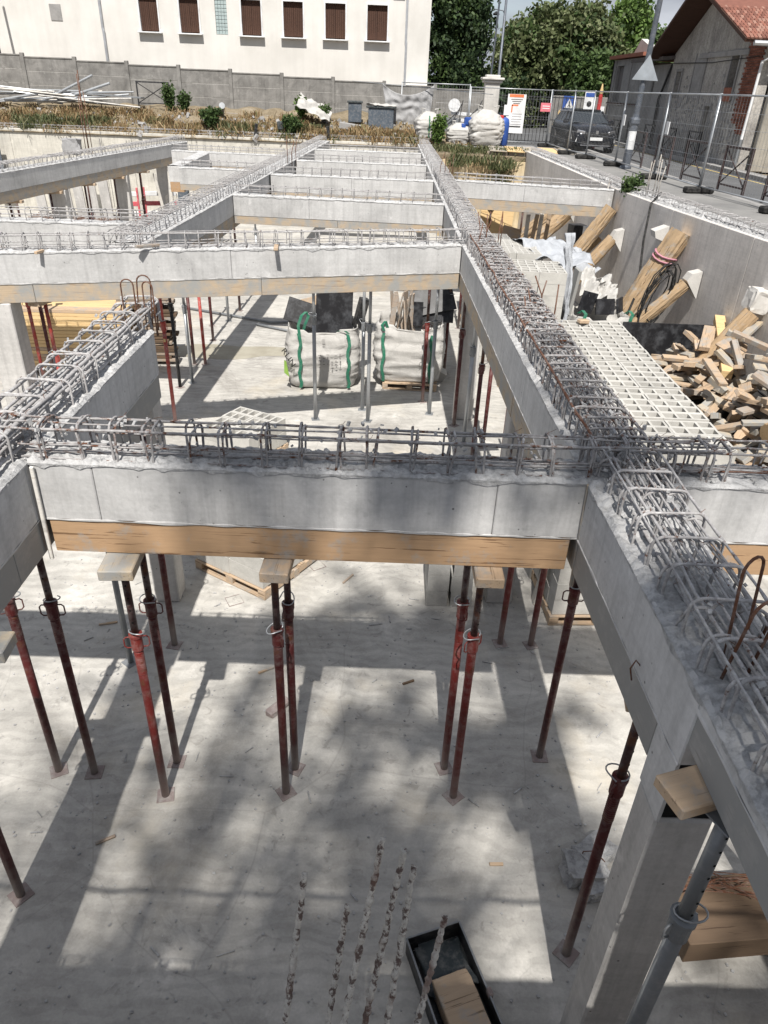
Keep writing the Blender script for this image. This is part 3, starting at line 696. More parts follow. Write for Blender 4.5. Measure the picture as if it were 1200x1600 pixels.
for lab,a,b_ in (('steel cage on the third cross beam',(-2.93,14.57),(1.05,14.32)),('steel cage on the fourth cross beam',(-2.76,18.27),(1.05,18.17)),
        ('steel cage on the fifth cross beam',(-2.6,22.0),(1.05,22.0)),('steel cage on the sixth cross beam by the back wall',(-2.5,26.2),(1.05,26.1)),
        ('steel cage on the right cross beam that meets the street wall',(1.53,18.5),(5.3,17.76)),('steel cage on the left beam just behind the skewed one',(-9.5,10.72),(-3.58,11.0)),
        ('steel cage on the nearer short beam between far-left and middle',(-5.1,19.0),(-3.25,18.9)),('steel cage on the farther short beam between far-left and middle',(-6.5,23.6),(-3.1,23.3))):
    cage(lab,a,b_,.28,.17,.22,B5[:5],r=.006,rb=.006,double=False,n=4)
cage('steel cage on the long far-left beam', LFa, LFb, .40,.17,.2,B8[:7],r=.006,rb=.0065,n=4)
cage('steel cage standing out of the back retaining wall', (-16.5,31.05),(1.6,31.05),.3,.16,.3,B5[:4],r=.008,rb=.008,double=False,n=4,z=2.93)
yy = [28.4,23.8,17.8,12.6,7.0,2.0]; LB = ['by the wooden platform','beyond the cross beam','above the tallest timber logs','above the nearest logs','at the right edge']
for i in range(5):
    cage('steel links on the broken top of the street wall, '+LB[i], (wall_x(yy[i])+.06,yy[i]),(wall_x(yy[i+1])+.06,yy[i+1]),.38,.15,.16,((0,.95),(1,.9),(0,.4)),r=.0065,rb=.0065,z=2.98,double=False,n=5,jit=1.6)
cage('steel cage on the retaining wall nearest the viewer', (-6,.08),(.0-.4,.08),.26,.19,.2,B5[:5],r=.0055,rb=.006)

# hairpins and starter bars
def hairpin(x,y,z,w,h,r,rz,tilt=0,mat='rebar_rusty'):
    pts = [(-w/2,0,-.05),(-w/2,0,h*.5),(-w/2,0,h-w*.5)]
    for i in range(1,7):
        a = math.pi-math.pi*i/7; pts.append((w/2*math.cos(a),0,h-w*.5+w*.5*math.sin(a)))
    pts += [(w/2,0,h-w*.5),(w/2,0,h*.5),(w/2,0,-.05)]
    return MB().tube(pts,r,8).mesh('hairpin_bar',mat,True)
for (x,y,h,w,rz,lab) in ((1.42,2.12,.42,.11,.5,'tallest rusty hairpin bar standing by the right edge above the tangled cage'),(1.36,1.98,.36,.12,.3,'rusty hairpin bar leaning just before the tallest one'),(1.56,2.18,.40,.11,.7,'third rusty hairpin bar, cut by the right edge'),
        (-2.16,6.05,.38,.10,.2,'rusty hairpin loop at the far end of the left cage, left one'),(-2.06,6.1,.41,.11,.1,'rusty hairpin loop at the far end of the left cage, middle one'),(-2.0,6.06,.36,.09,-.2,'rusty hairpin loop at the far end of the left cage, right one')):
    o = put('hairpin_bar', hairpin(0,0,0,w,h+.05,.0062,0), None, (x,y,TOP-.02), (R_(random.uniform(-8,8)),R_(random.uniform(-9,9)),rz)); tag(o,lab,'rebar hook')
def starters(label, pts, h, r=.007, mat='rebar_rusty', grp=None):
    o = thing('starter_bars', label, 'starter bars', (pts[0][0],pts[0][1],pts[0][2]))
    for p in pts:
        hh = h*random.uniform(.75,1.1)
        MB().tube([(0,0,-.1),(random.gauss(0,.01),random.gauss(0,.01),hh*.5),(random.gauss(0,.035),random.gauss(0,.03),hh)],r,6).build('bar',mat,o,(p[0]-pts[0][0],p[1]-pts[0][1],p[2]-pts[0][2]),smooth=True)
    return o
starters('dark starter bars standing by the right cage before the first block pallet',[(1.30,6.5,TOP),(1.36,6.75,TOP),(1.50,6.9,TOP),(1.56,7.1,TOP),(1.58,6.6,TOP)],.34)
starters('dark starter bars standing where the skewed beam meets the right-hand one',[(1.22,9.9,TOP),(1.34,10.1,TOP),(1.38,10.4,TOP),(1.52,10.2,TOP),(1.3,10.6,TOP),(1.60,10.5,TOP)],.42)
starters('thin starter bars at the crossing with the fourth beam',[(1.2,18.2,TOP),(1.3,18.3,TOP),(1.4,18.1,TOP),(1.5,18.4,TOP)],.55)
starters('pale starter bars rising from the street wall by the rubber fence foot',[(wall_x(16.4)+.16,16.4,3.0),(wall_x(16.4)+.22,16.5,3.0),(wall_x(16.2)+.3,16.25,3.0),(wall_x(16)+.26,16.05,3.0),(wall_x(16)+.16,16.1,3.0)],.75,.010,'bar_crusted')
starters('rusty starter bars fanning out above the back wall at the left',[(-11.3,29.5,2.4),(-11.2,29.5,2.4),(-11.1,29.6,2.4),(-11.25,29.7,2.4)],2.3,.014)
starters('rusty bars at the far corner of the left cage',[(-2.02,6.3,TOP),(-1.98,6.15,TOP),(-2.3,6.25,TOP)],.18)
starters('starter bars on the middle beam near the back wall',[(-2.7,21,TOP),(-2.6,21.1,TOP),(-2.5,21.3,TOP)],.6,.01)

# thick cement-crusted bars right in front of the viewer
TIPS = [(-.11,.78,3.55,-.17,.50),(-.03,.78,3.45,-.10,.52),(.03,.78,3.66,-.09,.47),(.07,.78,3.63,-.05,.50),(.09,.78,3.58,.01,.50),(.16,.78,3.42,.05,.54)]
bl = ['leftmost of the six crusted bars at the bottom edge, whitest','shortest crusted bar, second from the left at the bottom edge','tallest crusted bar at the bottom edge, third from left','fourth crusted bar from the left at the bottom edge','fifth crusted bar from the left, beside the one over the black trough','rightmost crusted bar, crossing over the black trough']
for i,(x,y,z,bx,by) in enumerate(TIPS):
    a = Vector((bx,by,3.0)); b_ = Vector((x,y,z)); d = b_-a; n = 90; pts = []; rr = []
    for k in range(n+1):
        u = k/n; pts.append(a+d*u+Vector((random.gauss(0,.0006),random.gauss(0,.0006),0))); rr.append(.0060+.0011*math.sin(k*2.1)+random.uniform(-.0008,.0012))
    pts.insert(0, a-d*.15); rr.insert(0,.006)
    o = MB().tube([p-a for p in pts], rr, 9).build('crusted_bar','crust',None,a,smooth=True); tag(o,bl[i],'rebar')

# ------------------------------------------------------------------ columns
def column(label, x0,x1,y0,y1,z1, mat='column_concrete', rz=0):
    cx,cy = (x0+x1)/2,(y0+y1)/2
    o = MB().box((0,0,z1/2),(x1-x0,y1-y0,z1),bev=.012).build('concrete_column',mat,None,(cx,cy,0),(0,0,rz)); tag(o,label,'column'); return o
column('tall concrete column at the bottom right, carrying the near beam',1.203,1.45,1.885,2.10,2.22)
c1 = MB().box((0,0,0),(.015,.22,.66)).build('column_cheek','beam_concrete_shade_lift',None,(1.21,1.99,2.55)); tag(c1,'smooth concrete cheek joining the near column to the beam above','concrete panel')
vo = MB().box((0,0,0),(.235,.012,.66)).build('void_sheet','black_void',None,(1.338,1.905,2.555)); tag(vo,'black sheet standing in for the dark void above the near column','panel')  # flat black sheet paints the darkness of the hollow over the column
column('concrete column under the far end of the left foreground beam',-2.33,-2.07,5.99,6.25,2.35)
column('pale concrete column at the left edge before the yellow plank stack',-4.95,-4.60,8.75,9.05,2.35)
column('concrete column right of the big bags under the right-hand beam',1.28,1.56,11.15,11.45,2.35)
column('concrete column standing right of the paired hollow blocks',1.22,1.5,6.15,6.42,2.35)
for yy_,lab in ((19.05,'nearest'),(22.5,'middle'),(25.55,'farthest')):
    xx = -8.45+(yy_-16.5)*.121
    column(lab+' of the three columns under the long far-left beam', xx-.2,xx+.2,yy_-.17,yy_+.17,2.35, rz=.12)
column('dark formwork-clad column at the far end of the far-left beam',-6.52,-6.2,23.9,24.1,2.35,'bin_grey')

# ------------------------------------------------------------------ props
PM = {}
def _plate(sz):
    k = ('plate',sz)
    if k not in PM: PM[k] = MB().box((0,0,.004),(sz,sz,.008),bev=.003)
    return PM[k]
HANDLE = None
def handle_mesh(mat, r=.005, w=.05, h=.09):
    k = ('h',mat)
    if k not in PM:
        pts = [(.03,0,h/2),(.03+w*.7,0,h/2),(.03+w,0,h/2-.015),(.03+w,0,-h/2+.015),(.03+w*.7,0,-h/2),(.03,0,-h/2)]
        PM[k] = MB().tube(pts,r,6).mesh('handle',mat,True)
    return PM[k]
def pin_mesh():
    if 'pin' not in PM:
        pts = []
        for i in range(13):
            a = R_(-60+i*24); pts.append((.062*math.cos(a)-.02, .045*math.sin(a), .012*math.sin(a*.5)))
        pts.append((-.01,-.06,0)); PM['pin'] = MB().tube(pts,.0045,6).mesh('pin','galvanised',True)
    return PM['pin']
def prop(label, x, y, ztop, zc=1.68, kind='prop_red', rz=None, group=None, detail=True, r=.030, lean=(0,0)):
    rz = random.uniform(0,6.28) if rz is None else rz
    o = thing('steel_prop', label, 'prop', (x,y,0), 0, group); o.rotation_euler = (lean[0],lean[1],rz)
    silver = kind.startswith('galv')
    MB().tube([(0,0,.006),(0,0,zc)],r,14).build('outer_tube',kind,o,smooth=True)
    MB().tube([(0,0,zc+.002),(0,0,ztop-.008)],r*.8,14).build('inner_tube',kind if silver or kind=='prop_bright_red' else 'prop_inner',o,smooth=True)
    if not detail: return o
    MB().lathe([(r*1.05,-.13),(r*1.3,-.12),(r*1.3,-.015),(r*1.5,-.01),(r*1.5,.012),(r*1.0,.016)],14).build('collar',kind+'_fitting' if not silver else 'galvanised_dull',o,(0,0,zc),smooth=False)
    put('base_plate', (PM.setdefault(('bp',kind),MB().box((0,0,.004),(.13,.13,.008),bev=.003).mesh('base_plate','plate_dusty' if not silver else 'galvanised_dull'))), o)
    put('head_plate', (PM.setdefault(('hp',kind),MB().box((0,0,-.004),(.12,.12,.008),bev=.003).mesh('head_plate','plate_dusty' if not silver else 'galvanised_dull'))), o, (0,0,ztop))
    hm = handle_mesh(kind+'_fitting' if not silver else 'galvanised_dull')
    put('handle', hm, o, (0,0,zc-.06)); put('handle', hm, o, (0,0,zc-.06), (0,0,math.pi))
    if y < 6.5 and r < .033:
        ph = PM.setdefault('phole', MB().tube([(0,-.0005,0),(0,.0012,0)],.0065,8).mesh('pin_hole','black_void'))
        k_ = 0
        while zc+.12+k_*.1 < ztop-.05 and k_ < 6:
            put('pin_hole', ph, o, (0,-r*.8-.0006,zc+.12+k_*.1)); k_ += 1
        MB().lathe([(r*1.0+.0005,0),(r*1.06,.004)]*9 if False else [(r*(1.0+.07*(q_%2))+.0006,-.34+.2*q_/24) for q_ in range(25)],14).build('thread',kind+'_fitting' if not silver else 'galvanised_dull',o,(0,0,zc))
    put('pin', pin_mesh(), o, (0,0,zc+.03), (random.uniform(-.3,.3),random.uniform(-.3,.3),random.uniform(0,6.28)))
    return o
def block(label, x, y, z, d, rz=0, mat='plank_dusty', cat='plank', name='wood_plank', rx=0, ry=0, group=None, bev=.006):
    o = MB().box((0,0,0),d,bev=bev).build(name,mat,None,(x,y,z),(rx,ry,rz)); return tag(o,label,cat,group)
# foreground row
ZH = 2.275
prop('bright dusty red prop left of centre under the splashed head plank',-1.57,3.60,ZH,1.63,'prop_red',.2)
prop('dark red prop standing just behind the bright dusty one, left of centre',-1.565,3.92,ZH,1.66,'prop_dark_red',.0)
block('thick cement-splashed plank on top of the two left-of-centre props',-1.52,3.63,2.312,(.62,.20,.07),R_(93),'plank_dusty')
prop('darkest prop of the central pair, in front',-.64,3.66,ZH,1.66,'prop_dark_red',2.2)
prop('red prop with a white band, back one of the central pair',-.595,3.89,ZH,1.70,'prop_dark_red',1.2)
block('clean pale plank end on the central pair of props',-.58,3.66,2.312,(.62,.17,.07),R_(88),'offcut_wood')
prop('red prop in front of the right-of-centre pair',.68,3.67,ZH,1.65,'prop_red',.7)
prop('red prop at the back of the right-of-centre pair',.625,3.94,ZH,1.72,'prop_red',1.9)
block('split pale plank on the right-of-centre pair of props',.68,3.67,2.312,(.6,.17,.07),R_(90),'offcut_wood')
prop('brown-red prop under the left beam, second from the left edge',-2.19,3.79,2.24,1.72,'prop_dark_red',.1)
prop('brown-red prop under the left beam with black handles',-2.48,3.80,2.24,1.73,'prop_dark_red',.5)
block('small pale plank end poking out from under the left beam',-2.15,3.83,2.275,(.62,.15,.065),R_(5),'offcut_wood')
prop('nearest prop at the left edge on a crusty plate',-2.33,2.78,2.24,1.72,'prop_dark_red',.9)
block('grained grey plank jutting in at the left edge',-2.18,2.72,2.275,(.66,.17,.075),R_(4),'plank_dusty')
prop('slim silver prop behind the splashed head plank',-2.30,5.06,2.30,1.5,'galvanised_dull',.9,r=.027)
prop('thin dark red prop beside the left column',-1.95,5.32,2.30,1.5,'prop_dark_red',1.4)
prop('rusty red prop behind the right pair, left of two',1.29,5.50,2.30,1.62,'prop_red',.2)
prop('cement-whitened red prop behind the right pair, right of two',1.60,5.49,2.30,1.62,'prop_red',.3)
prop('dark red prop standing close to the right-hand beam at mid depth',1.44,4.09,2.30,1.76,'prop_dark_red',.0)
prop('dark prop with knobbly collar beside the near column',1.33,2.50,2.32,1.72,'prop_dark_red',.8)
block('narrow pale plank above the prop beside the near column',1.30,2.62,2.335,(.5,.12,.03),R_(80),'offcut_wood')
prop('big silver prop with pin holes at the bottom right',1.27,1.60,2.64,2.02,'galvanised_dull',.4,r=.036)
hp = [o for o in bpy.data.objects if o.name.startswith('inner_tube')][-1]
par = hp.parent
for i in range(7):
    MB().tube([(0,-.0297,0),(0,-.031,0)],.006,8).build('pin_hole','black_void',par,(0,0,2.08+i*.08),(0,0,-.4+.25))
block('squared timber end lying on top of the big silver prop',1.16,1.68,2.672,(.20,.16,.055),R_(18),'offcut_wood')
# behind the skewed beam
zz = 2.28
for (x,y,kd,zc,lab) in ((-1.08,10.95,'galvanised',1.72,'silver prop in front of the left big bag'),(-.32,11.43,'galvanised',1.5,'silver prop between the two big bags, back one'),(-.21,10.95,'galvanised',1.62,'silver prop between the two big bags, front one'),
        (.74,11.88,'prop_red',1.4,'red prop touching the right big bag'),(.84,11.35,'galvanised',1.6,'silver prop before the right big bag and its pallet'),(1.22,13.4,'prop_dark_red',1.5,'dark red prop behind the right big bag'),
        (-3.34,10.67,'prop_bright_red',1.62,'bright red prop with a yellow sticker left of the open floor'),(-3.64,12.16,'black_plastic',1.5,'nearly black prop left of the open floor'),(-3.48,12.41,'galvanised',1.4,'silver prop left of the open floor'),
        (-3.68,13.41,'prop_dark_red',1.5,'dark red prop behind the silver one on the open floor'),(-3.47,13.43,'prop_bright_red',1.5,'faded red prop, right one behind the silver prop'),(-3.64,14.93,'prop_dark_red',1.5,'small dark prop far behind on the open floor'),
        (-4.35,9.15,'prop_bright_red',1.60,'red prop in front of the yellow planks, nearest'),(-6.05,12.1,'prop_bright_red',1.5,'faded red prop in front of the yellow planks'),(-5.9,12.2,'prop_dark_red',1.5,'dark red prop in front of the yellow planks'),
        (1.23,10.9,'prop_dark_red',1.6,'red prop left of the column by the white board'),(1.33,10.2,'galvanised',1.55,'silver prop right of the column under the right beam'),(1.40,9.6,'prop_dark_red',1.5,'dark red prop under the right beam, nearest of its pair'),
        (1.62,10.1,'prop_dark_red',1.5,'dark red prop under the right beam, back of its pair'),(1.66,8.6,'prop_dark_red',1.7,'dark red prop low under the right beam with wired collar'),(1.75,8.2,'prop_red',1.7,'red prop low under the right beam, behind the wired one'),(1.50,7.2,'prop_dark_red',1.7,'dark prop near the upright grey board')):
    prop(lab,x,y,zz,zc,kd)
st = [o for o in bpy.data.objects if o.name.startswith('steel_prop') and 'yellow sticker' in o['label']][0]
MB().box((0,-.031,0),(.03,.002,.05)).build('sticker','yellow_paint',st,(0,0,1.35),(0,0,-st.rotation_euler.z))
for (x,y,l_,rz,lab) in ((-1.08,10.9,.4,80,'small head block over the left big bag'),(-.22,10.95,.55,85,'head plank over the gap between the big bags'),(.9,11.2,.62,120,'skewed head plank over the right big bag'),(-3.34,10.6,.45,75,'short head plank on the bright red prop'),
        (1.4,9.7,.4,20,'head plank on the pair of props under the right beam'),(1.25,10.9,.4,10,'head plank beside the column of the right beam'),(1.6,8.5,.45,10,'head plank on the low props under the right beam'),(-4.35,9.1,.4,80,'head plank on the props before the yellow stack')):
    block(lab,x,y,2.316,(l_,.16,.065),R_(rz),'offcut_wood')
# row under the far-left beam and a few deep in the bays
for i in range(13):
    y = 16.2+i*.85; x = -8.6+(y-16.5)*.121+ (0.1 if i%2 else -.25)
    ORD = ['first','second','third','fourth','fifth','sixth','seventh','eighth','ninth','tenth','eleventh','twelfth','last']
    prop('dark red prop, '+ORD[i]+' from the left in the row under the far-left beam',x,y,2.28,1.5,'prop_dark_red',group='props in a row under the far-left beam')
    block('head block on the '+ORD[i]+' prop from the left under the far-left beam',x+.05,y,2.318,(.5,.14,.06),R_(5),'offcut_wood',group='head blocks under the far-left beam',name='head_block',cat='plank')
for i,(x,y) in enumerate(((-3.6,16.4),(-3.5,17.3),(-3.9,16.0),(1.7,13.5),(1.8,15.2),(1.75,16.5),(-3.4,19.5),(2.6,19.2),(3.4,19.2))):
    prop('distant prop half hidden deep between the beams',x,y,2.28,1.5,'prop_dark_red' if i%3 else 'galvanised',group='distant props between the beams')
# ------------------------------------------------------------------ hollow blocks
def block_mesh(w, d, h, nx, ny, mat, tw=.03):
    k = ('blk',w,d,h,nx,ny,mat)
    if k in PM: return PM[k]
    mb = MB(); xs = [0]; 
    # open cells: top rim as a grid of wall strips with real depth
    xw = [(i*(w-tw)/nx, i*(w-tw)/nx+tw) for i in range(nx+1)]; yw = [(j*(d-tw)/ny, j*(d-tw)/ny+tw) for j in range(ny+1)]
    for (a,b_) in yw: mb.box((0,(a+b_)/2-d/2,0),(w,b_-a,h))
    for (a,b_) in xw:
        for j in range(ny):
            y0,y1 = yw[j][1],yw[j+1][0]; mb.box(((a+b_)/2-w/2,(y0+y1)/2-d/2,0),(b_-a,y1-y0,h))
    mb.add([(-w/2+.001,-d/2+.001,-h/2+.03),(w/2-.001,-d/2+.001,-h/2+.03),(w/2-.001,d/2-.001,-h/2+.03),(-w/2+.001,d/2-.001,-h/2+.03)],[(0,1,2,3)])
    PM[k] = mb.mesh('block',mat); return PM[k]
def pallet(parent, w, d, z=0, mat='offcut_wood', cx=0, cy=0):
    sl = PM.setdefault(('slat',w,mat), MB().box((0,0,0),(w,.10,.02),bev=.003).mesh('slat',mat))
    be = PM.setdefault(('bear',d,mat), MB().box((0,0,0),(.10,d,.08),bev=.004).mesh('bearer',mat))
    for i in range(6): put('slat', sl, parent, (cx, cy-d/2+.05+(d-.1)*i/5, z+.115))
    for i in range(3): put('bearer', be, parent, (cx-w/2+.05+(w-.1)*i/2, cy, z+.064))
    for i in range(3): put('slat', sl, parent, (cx, cy-d/2+.05+(d-.1)*i/2, z+.012))
def block_stack(label, x, y, rz, bw, bd, nx, ny, nz, z0=0, pal=True, cells=(3,1), mat='block_concrete', h=.2, full=False, gap=.006, jit=.006):
    o = thing('block_pallet', label, 'block pallet', (x,y,z0), rz)
    W = nx*bw; D = ny*bd
    if pal: pallet(o, W+.04, D+.04)
    me = block_mesh(bw-gap, bd-gap, h-.004, cells[0], cells[1], mat)
    for k in range(nz):
        for j in range(ny):
            for i in range(nx):
                if not full and k < nz-1 and 0 < i < nx-1 and 0 < j < ny-1: continue
                if not full and k < nz-1 and 0 < j < ny-1 and nx > 2 and 0 < i < nx-1: continue
                put('block', me, o, (-W/2+bw*(i+.5)+random.gauss(0,jit), -D/2+bd*(j+.5)+random.gauss(0,jit*.5), (.13 if pal else 0)+h*(k+.5)), (0,0,random.gauss(0,.012)))
    return o
# long bed of blocks on the right: five pallets end to end
yb = 7.30; names = ['nearest','second','third','fourth','farthest']
for i in range(5):
    rows = 5 if i else 4
    d_ = rows*.208
    block_stack(names[i]+' pallet in the long white row of hollow blocks on the right', 3.50+.004*i*5, yb+d_/2, R_(-.5+random.uniform(-.8,.8)), .575,.208,2,rows,6,h=.2105)
    yb += d_+.045
block_stack('slanting block pallet on the floor behind the central props',-1.40+.08,6.80,R_(57.5-90),.50,.21,2,5,5,cells=(3,1))
block_stack('low block pallet on the floor seen through the foreground cage',-1.98,9.55,R_(-28),.42,.22,2,4,2,cells=(3,1))
block_stack('left one of two small grey block piles by the right props',.67,6.32,0,.235,.5,1,1,3,pal=False,mat='block_concrete_grey',cells=(1,2),full=True)
block_stack('right one of two small grey block piles by the right props',.935,6.32,0,.235,.5,1,1,3,pal=False,mat='block_concrete_grey',cells=(1,2),full=True)
block_stack('pallet of white blocks in shade behind the dark prop on the right',2.33,6.35,R_(3),.5,.2,2,5,5,cells=(3,1))
block_stack('tall block pallet behind the long row, front face of stretchers',2.72,13.25,R_(-3),.48,.2,2,5,10,cells=(3,1))
block_stack('tall block pallet with a grated top beside the far right cage',2.55,15.1,R_(-2),.48,.21,2,7,10,cells=(4,2))
block_stack('small upright pile of blocks before the grated pallet',1.98,13.6,R_(-4),.40,.2,1,3,11,cells=(3,1),pal=False,mat='block_concrete')
block_stack('farthest block pallet by the pale plywood board',2.35,17.2,R_(0),.48,.2,2,5,9,cells=(3,1),mat='block_concrete_grey')
o = MB().box((0,0,0),(.20,.12,.07),bev=.03).build('stone_lump','offcut_wood',None,(3.45,12.25,1.44),(0,.1,.4)); tag(o,'brown lump lying on the far end of the long block row','rubble')
o = block('pale chunk of block stuck among the cage bars on the right',2.42,3.66,TOP+.06,(.11,.07,.09),.5,'block_concrete_grey','rubble','block_fragment',ry=.4,bev=.012)

# ------------------------------------------------------------------ yellow plank stack
ts = thing('plank_stack','stack of pale yellow planks behind the left props','plank stack',(-6.2,13.0,0),R_(2))
for k in range(18):
    z = .12+k*.063
    for j in range(4):
        ln = 3.0+random.uniform(-.12,.10)
        MB().box((0,0,0),(ln,.23,.058),bev=.003).build('plank','pale_plank' if random.random()<.85 else 'offcut_wood',ts,(random.uniform(-.05,.05),-.36+j*.24,z),(0,0,random.gauss(0,.006)))
ts2 = thing('plank_stack','short stack of weathered brown planks behind the yellow ones','plank stack',(-4.55,13.5,0),R_(8))
for k in range(20):
    for j in range(2):
        MB().box((0,0,0),(.9+random.uniform(-.15,.15),.2,.05),bev=.003).build('plank','dark_plank' if random.random()<.6 else 'offcut_weathered',ts2,(random.uniform(-.12,.12),-.15+j*.22,.1+k*.062),(0,random.gauss(0,.01),random.gauss(0,.04)))
for i in range(3): MB().box((0,0,0),(.09,1.0,.08)).build('bearer','offcut_weathered',ts,(-1.2+i*1.2,0,.045))

# ------------------------------------------------------------------ big bags
def bag_mesh(w, d, h, seed, mat='bag_white', sag=.06, closed=False, bulge=.10):
    import mathutils.noise as mn
    n = 56; m_ = 30; v = []; f = []
    for j in range(m_+1):
        u = j/m_; z = h*u; k = 1+bulge*math.sin(math.pi*min(1,u*1.05))-.06*(1-u)**6
        if closed and u > .6: k *= 1-((u-.6)/.4)**2*.62
        for i in range(n):
            a = 2*math.pi*i/n; c,s = math.cos(a),math.sin(a); e = .42
            x = w/2*math.copysign(abs(c)**e,c)*k; y = d/2*math.copysign(abs(s)**e,s)*k
            p = Vector((x*3,y*3,z*7+seed)); fr = .045*mn.noise(p)+(.030 if not closed else .055)*mn.noise(Vector((x*5+2,y*5,z*20+seed)))*(1 if not closed else .6)+(.010 if not closed else .05)*mn.noise(p*2.3)+.012*mn.noise(p*5)
            zz = z-(sag*(abs(math.sin(2*a))**.5<.6)*u**3 if not closed else 0)+.03*mn.noise(Vector((x*2,y*2,seed)))*u
            v.append((x*(1+fr*1.6),y*(1+fr*1.6),zz))
    for j in range(m_):
        for i in range(n): f.append((j*n+i,j*n+(i+1)%n,(j+1)*n+(i+1)%n,(j+1)*n+i))
    f.append(tuple(range(n))[::-1])
    if closed: f.append(tuple(m_*n+i for i in range(n)))
    else:
        # inner lining
        o = len(v)
        for j in range(3):
            for i in range(n):
                q = v[m_*n+i]; v.append((q[0]*(.975-.0*j),q[1]*(.975),q[2]-.002-.14*j))
        for i in range(n): f.append((m_*n+i,m_*n+(i+1)%n,o+(i+1)%n,o+i))
        for j in range(2):
            for i in range(n): f.append((o+j*n+i,o+j*n+(i+1)%n,o+(j+1)*n+(i+1)%n,o+(j+1)*n+i))
        f.append(tuple(o+2*n+i for i in range(n)))
    mb = MB(); mb.v = v; mb.f = f; return mb.mesh('sack',mat,True)
def strap(parent, pts, w, mat='green_strap', side=(1,0,0)):
    s = Vector(side)*w/2; v = []; f = []
    for p in pts: v += [Vector(p)-s, Vector(p)+s]
    for i in range(len(pts)-1): f.append((2*i,2*i+1,2*i+3,2*i+2))
    n = len(v); th = Vector((0,-.006,0)); v += [q+th for q in v]; f += [tuple(n+k for k in q[::-1]) for q in f]
    mb = MB(); mb.v = [tuple(q) for q in v]; mb.f = f; return mb.build('strap',mat,parent)
def text_obj(s, size, mat, parent, loc, rot, name='lettering', bend=None):
    cu = bpy.data.curves.new(name,'FONT'); cu.body = s; cu.size = size; cu.extrude = .002; cu.align_x = 'CENTER'; cu.align_y = 'CENTER'
    t_ = bpy.data.objects.new('tmp_text', cu); COL.objects.link(t_)
    dg = bpy.context.evaluated_depsgraph_get(); me = bpy.data.meshes.new_from_object(t_.evaluated_get(dg)); bpy.data.objects.remove(t_); bpy.data.curves.remove(cu)
    me.materials.clear(); me.materials.append(MATS[mat]); me.name = name
    return put(name, me, parent, loc, rot)
b1 = thing('big_bag','left white big bag with green straps, faded print and black boards inside','big bag',(-1.10,12.78,.03),R_(4))
put('sack', bag_mesh(1.24,.95,1.08,1.7), b1)
def fr(y,z,h=1.08): return -.5*.95*(1+.10*math.sin(math.pi*z/h))-.045
for xx,lab in ((-.40,1),(.46,1)):
    strap(b1,[(xx+.02*math.sin(k*1.7),fr(0,.02+k*.1),.02+k*.1) for k in range(11)],.055)
strap(b1,[(-.40,-.52,1.0),(-.42,-.50,1.15),(-.36,-.47,1.32),(-.28,-.44,1.38),(-.24,-.42,1.30),(-.30,-.42,1.16),(-.34,-.4,1.02)],.05)
strap(b1,[(.46,-.50,1.02),(.40,-.50,1.07),(.30,-.48,1.07),(.26,-.46,1.04)],.05)
text_obj('RLIN',.17,'black_print',b1,(-.60,-.585,.60),(R_(90),R_(50),R_(-32)))
MB().prism([(-.04,-.12),(.08,-.17),(.02,.10),(-.03,.12)],0,.004).build('print_patch','lime_print',b1,(-.66,-.545,.42),(0,0,R_(-40)))
for r_ in range(4):
    for c_ in range(6):
        if random.random() < .82:
            hh = random.uniform(.02,.045)
            MB().box((0,0,0),(random.uniform(.025,.06),.003,hh*.35)).build('print_mark','grey_print',b1,(-.05+c_*.072,fr(0,.55)-.045,.66-r_*.055+random.uniform(-.01,.01)),(0,random.choice((0,1.57,0)),0))
for k_ in range(3): MB().box((0,0,0),(.05,.003,.012)).build('print_mark','grey_print',b1,(.02,fr(0,.9)-.014,.92-k_*.035))
b2 = thing('big_bag','right white big bag full of weathered boards, standing on a pallet','big bag',(.50,12.95,.13),R_(-3))
put('sack', bag_mesh(1.20,.95,1.05,7.3), b2)
for xx in (-.46,.40): strap(b2,[(xx+.02*math.sin(k*1.3+1),fr(0,.02+k*.1,1.0),.02+k*.1) for k in range(10)],.055)
strap(b2,[(-.46,-.50,.95),(-.5,-.5,1.05),(-.44,-.48,1.12),(-.40,-.46,1.0)],.05)
pl = thing('pallet','bare wooden pallet under the right big bag','pallet',(.55,12.9,0),R_(-4)); pallet(pl,1.0,1.0)
cs = random.Random(5)
def stick(label, x,y,z, d, rot, mat, grp=None, cat='board', name='board'):
    o = MB().box((0,0,0),d,bev=.004).build(name,mat,None,(x,y,z),rot); return tag(o,label,cat,grp)
stick('large black form board standing upright in the left big bag',-.90,12.85,1.22,(.66,.03,.85),(R_(-12),R_(2),R_(3)),'black_panel')
stick('black form board leaning across the left big bag, sloping down left',-1.42,13.0,1.18,(.75,.03,.42),(R_(-25),R_(16),0),'black_panel')
stick('pale broken board at the back of the left big bag',-1.25,13.25,1.34,(.55,.03,.22),(R_(-15),R_(-12),.2),'offcut_wood')
stick('splintered pale wood piece behind the black boards',-1.05,13.15,1.45,(.4,.06,.12),(R_(-10),R_(25),.1),'offcut_wood')
stick('black plastic heap between the two big bags',-.42,12.95,1.25,(.16,.14,.55),(R_(8),R_(12),.4),'black_plastic')
for i in range(14):
    stick('weathered board end sticking up out of the right big bag',.16+cs.uniform(0,.38),13.0+cs.uniform(-.25,.25),1.18+cs.uniform(0,.12),(.05+cs.uniform(0,.05),.025,.6+cs.uniform(0,.3)),(R_(cs.uniform(-15,15)),R_(cs.uniform(-14,14)),cs.uniform(0,1.5)),'offcut_weathered',grp='board ends in the right big bag')
stick('small black rectangular panel at the front of the right big bag',.62,12.85,1.30,(.17,.03,.42),(R_(-6),0,0),'black_panel')
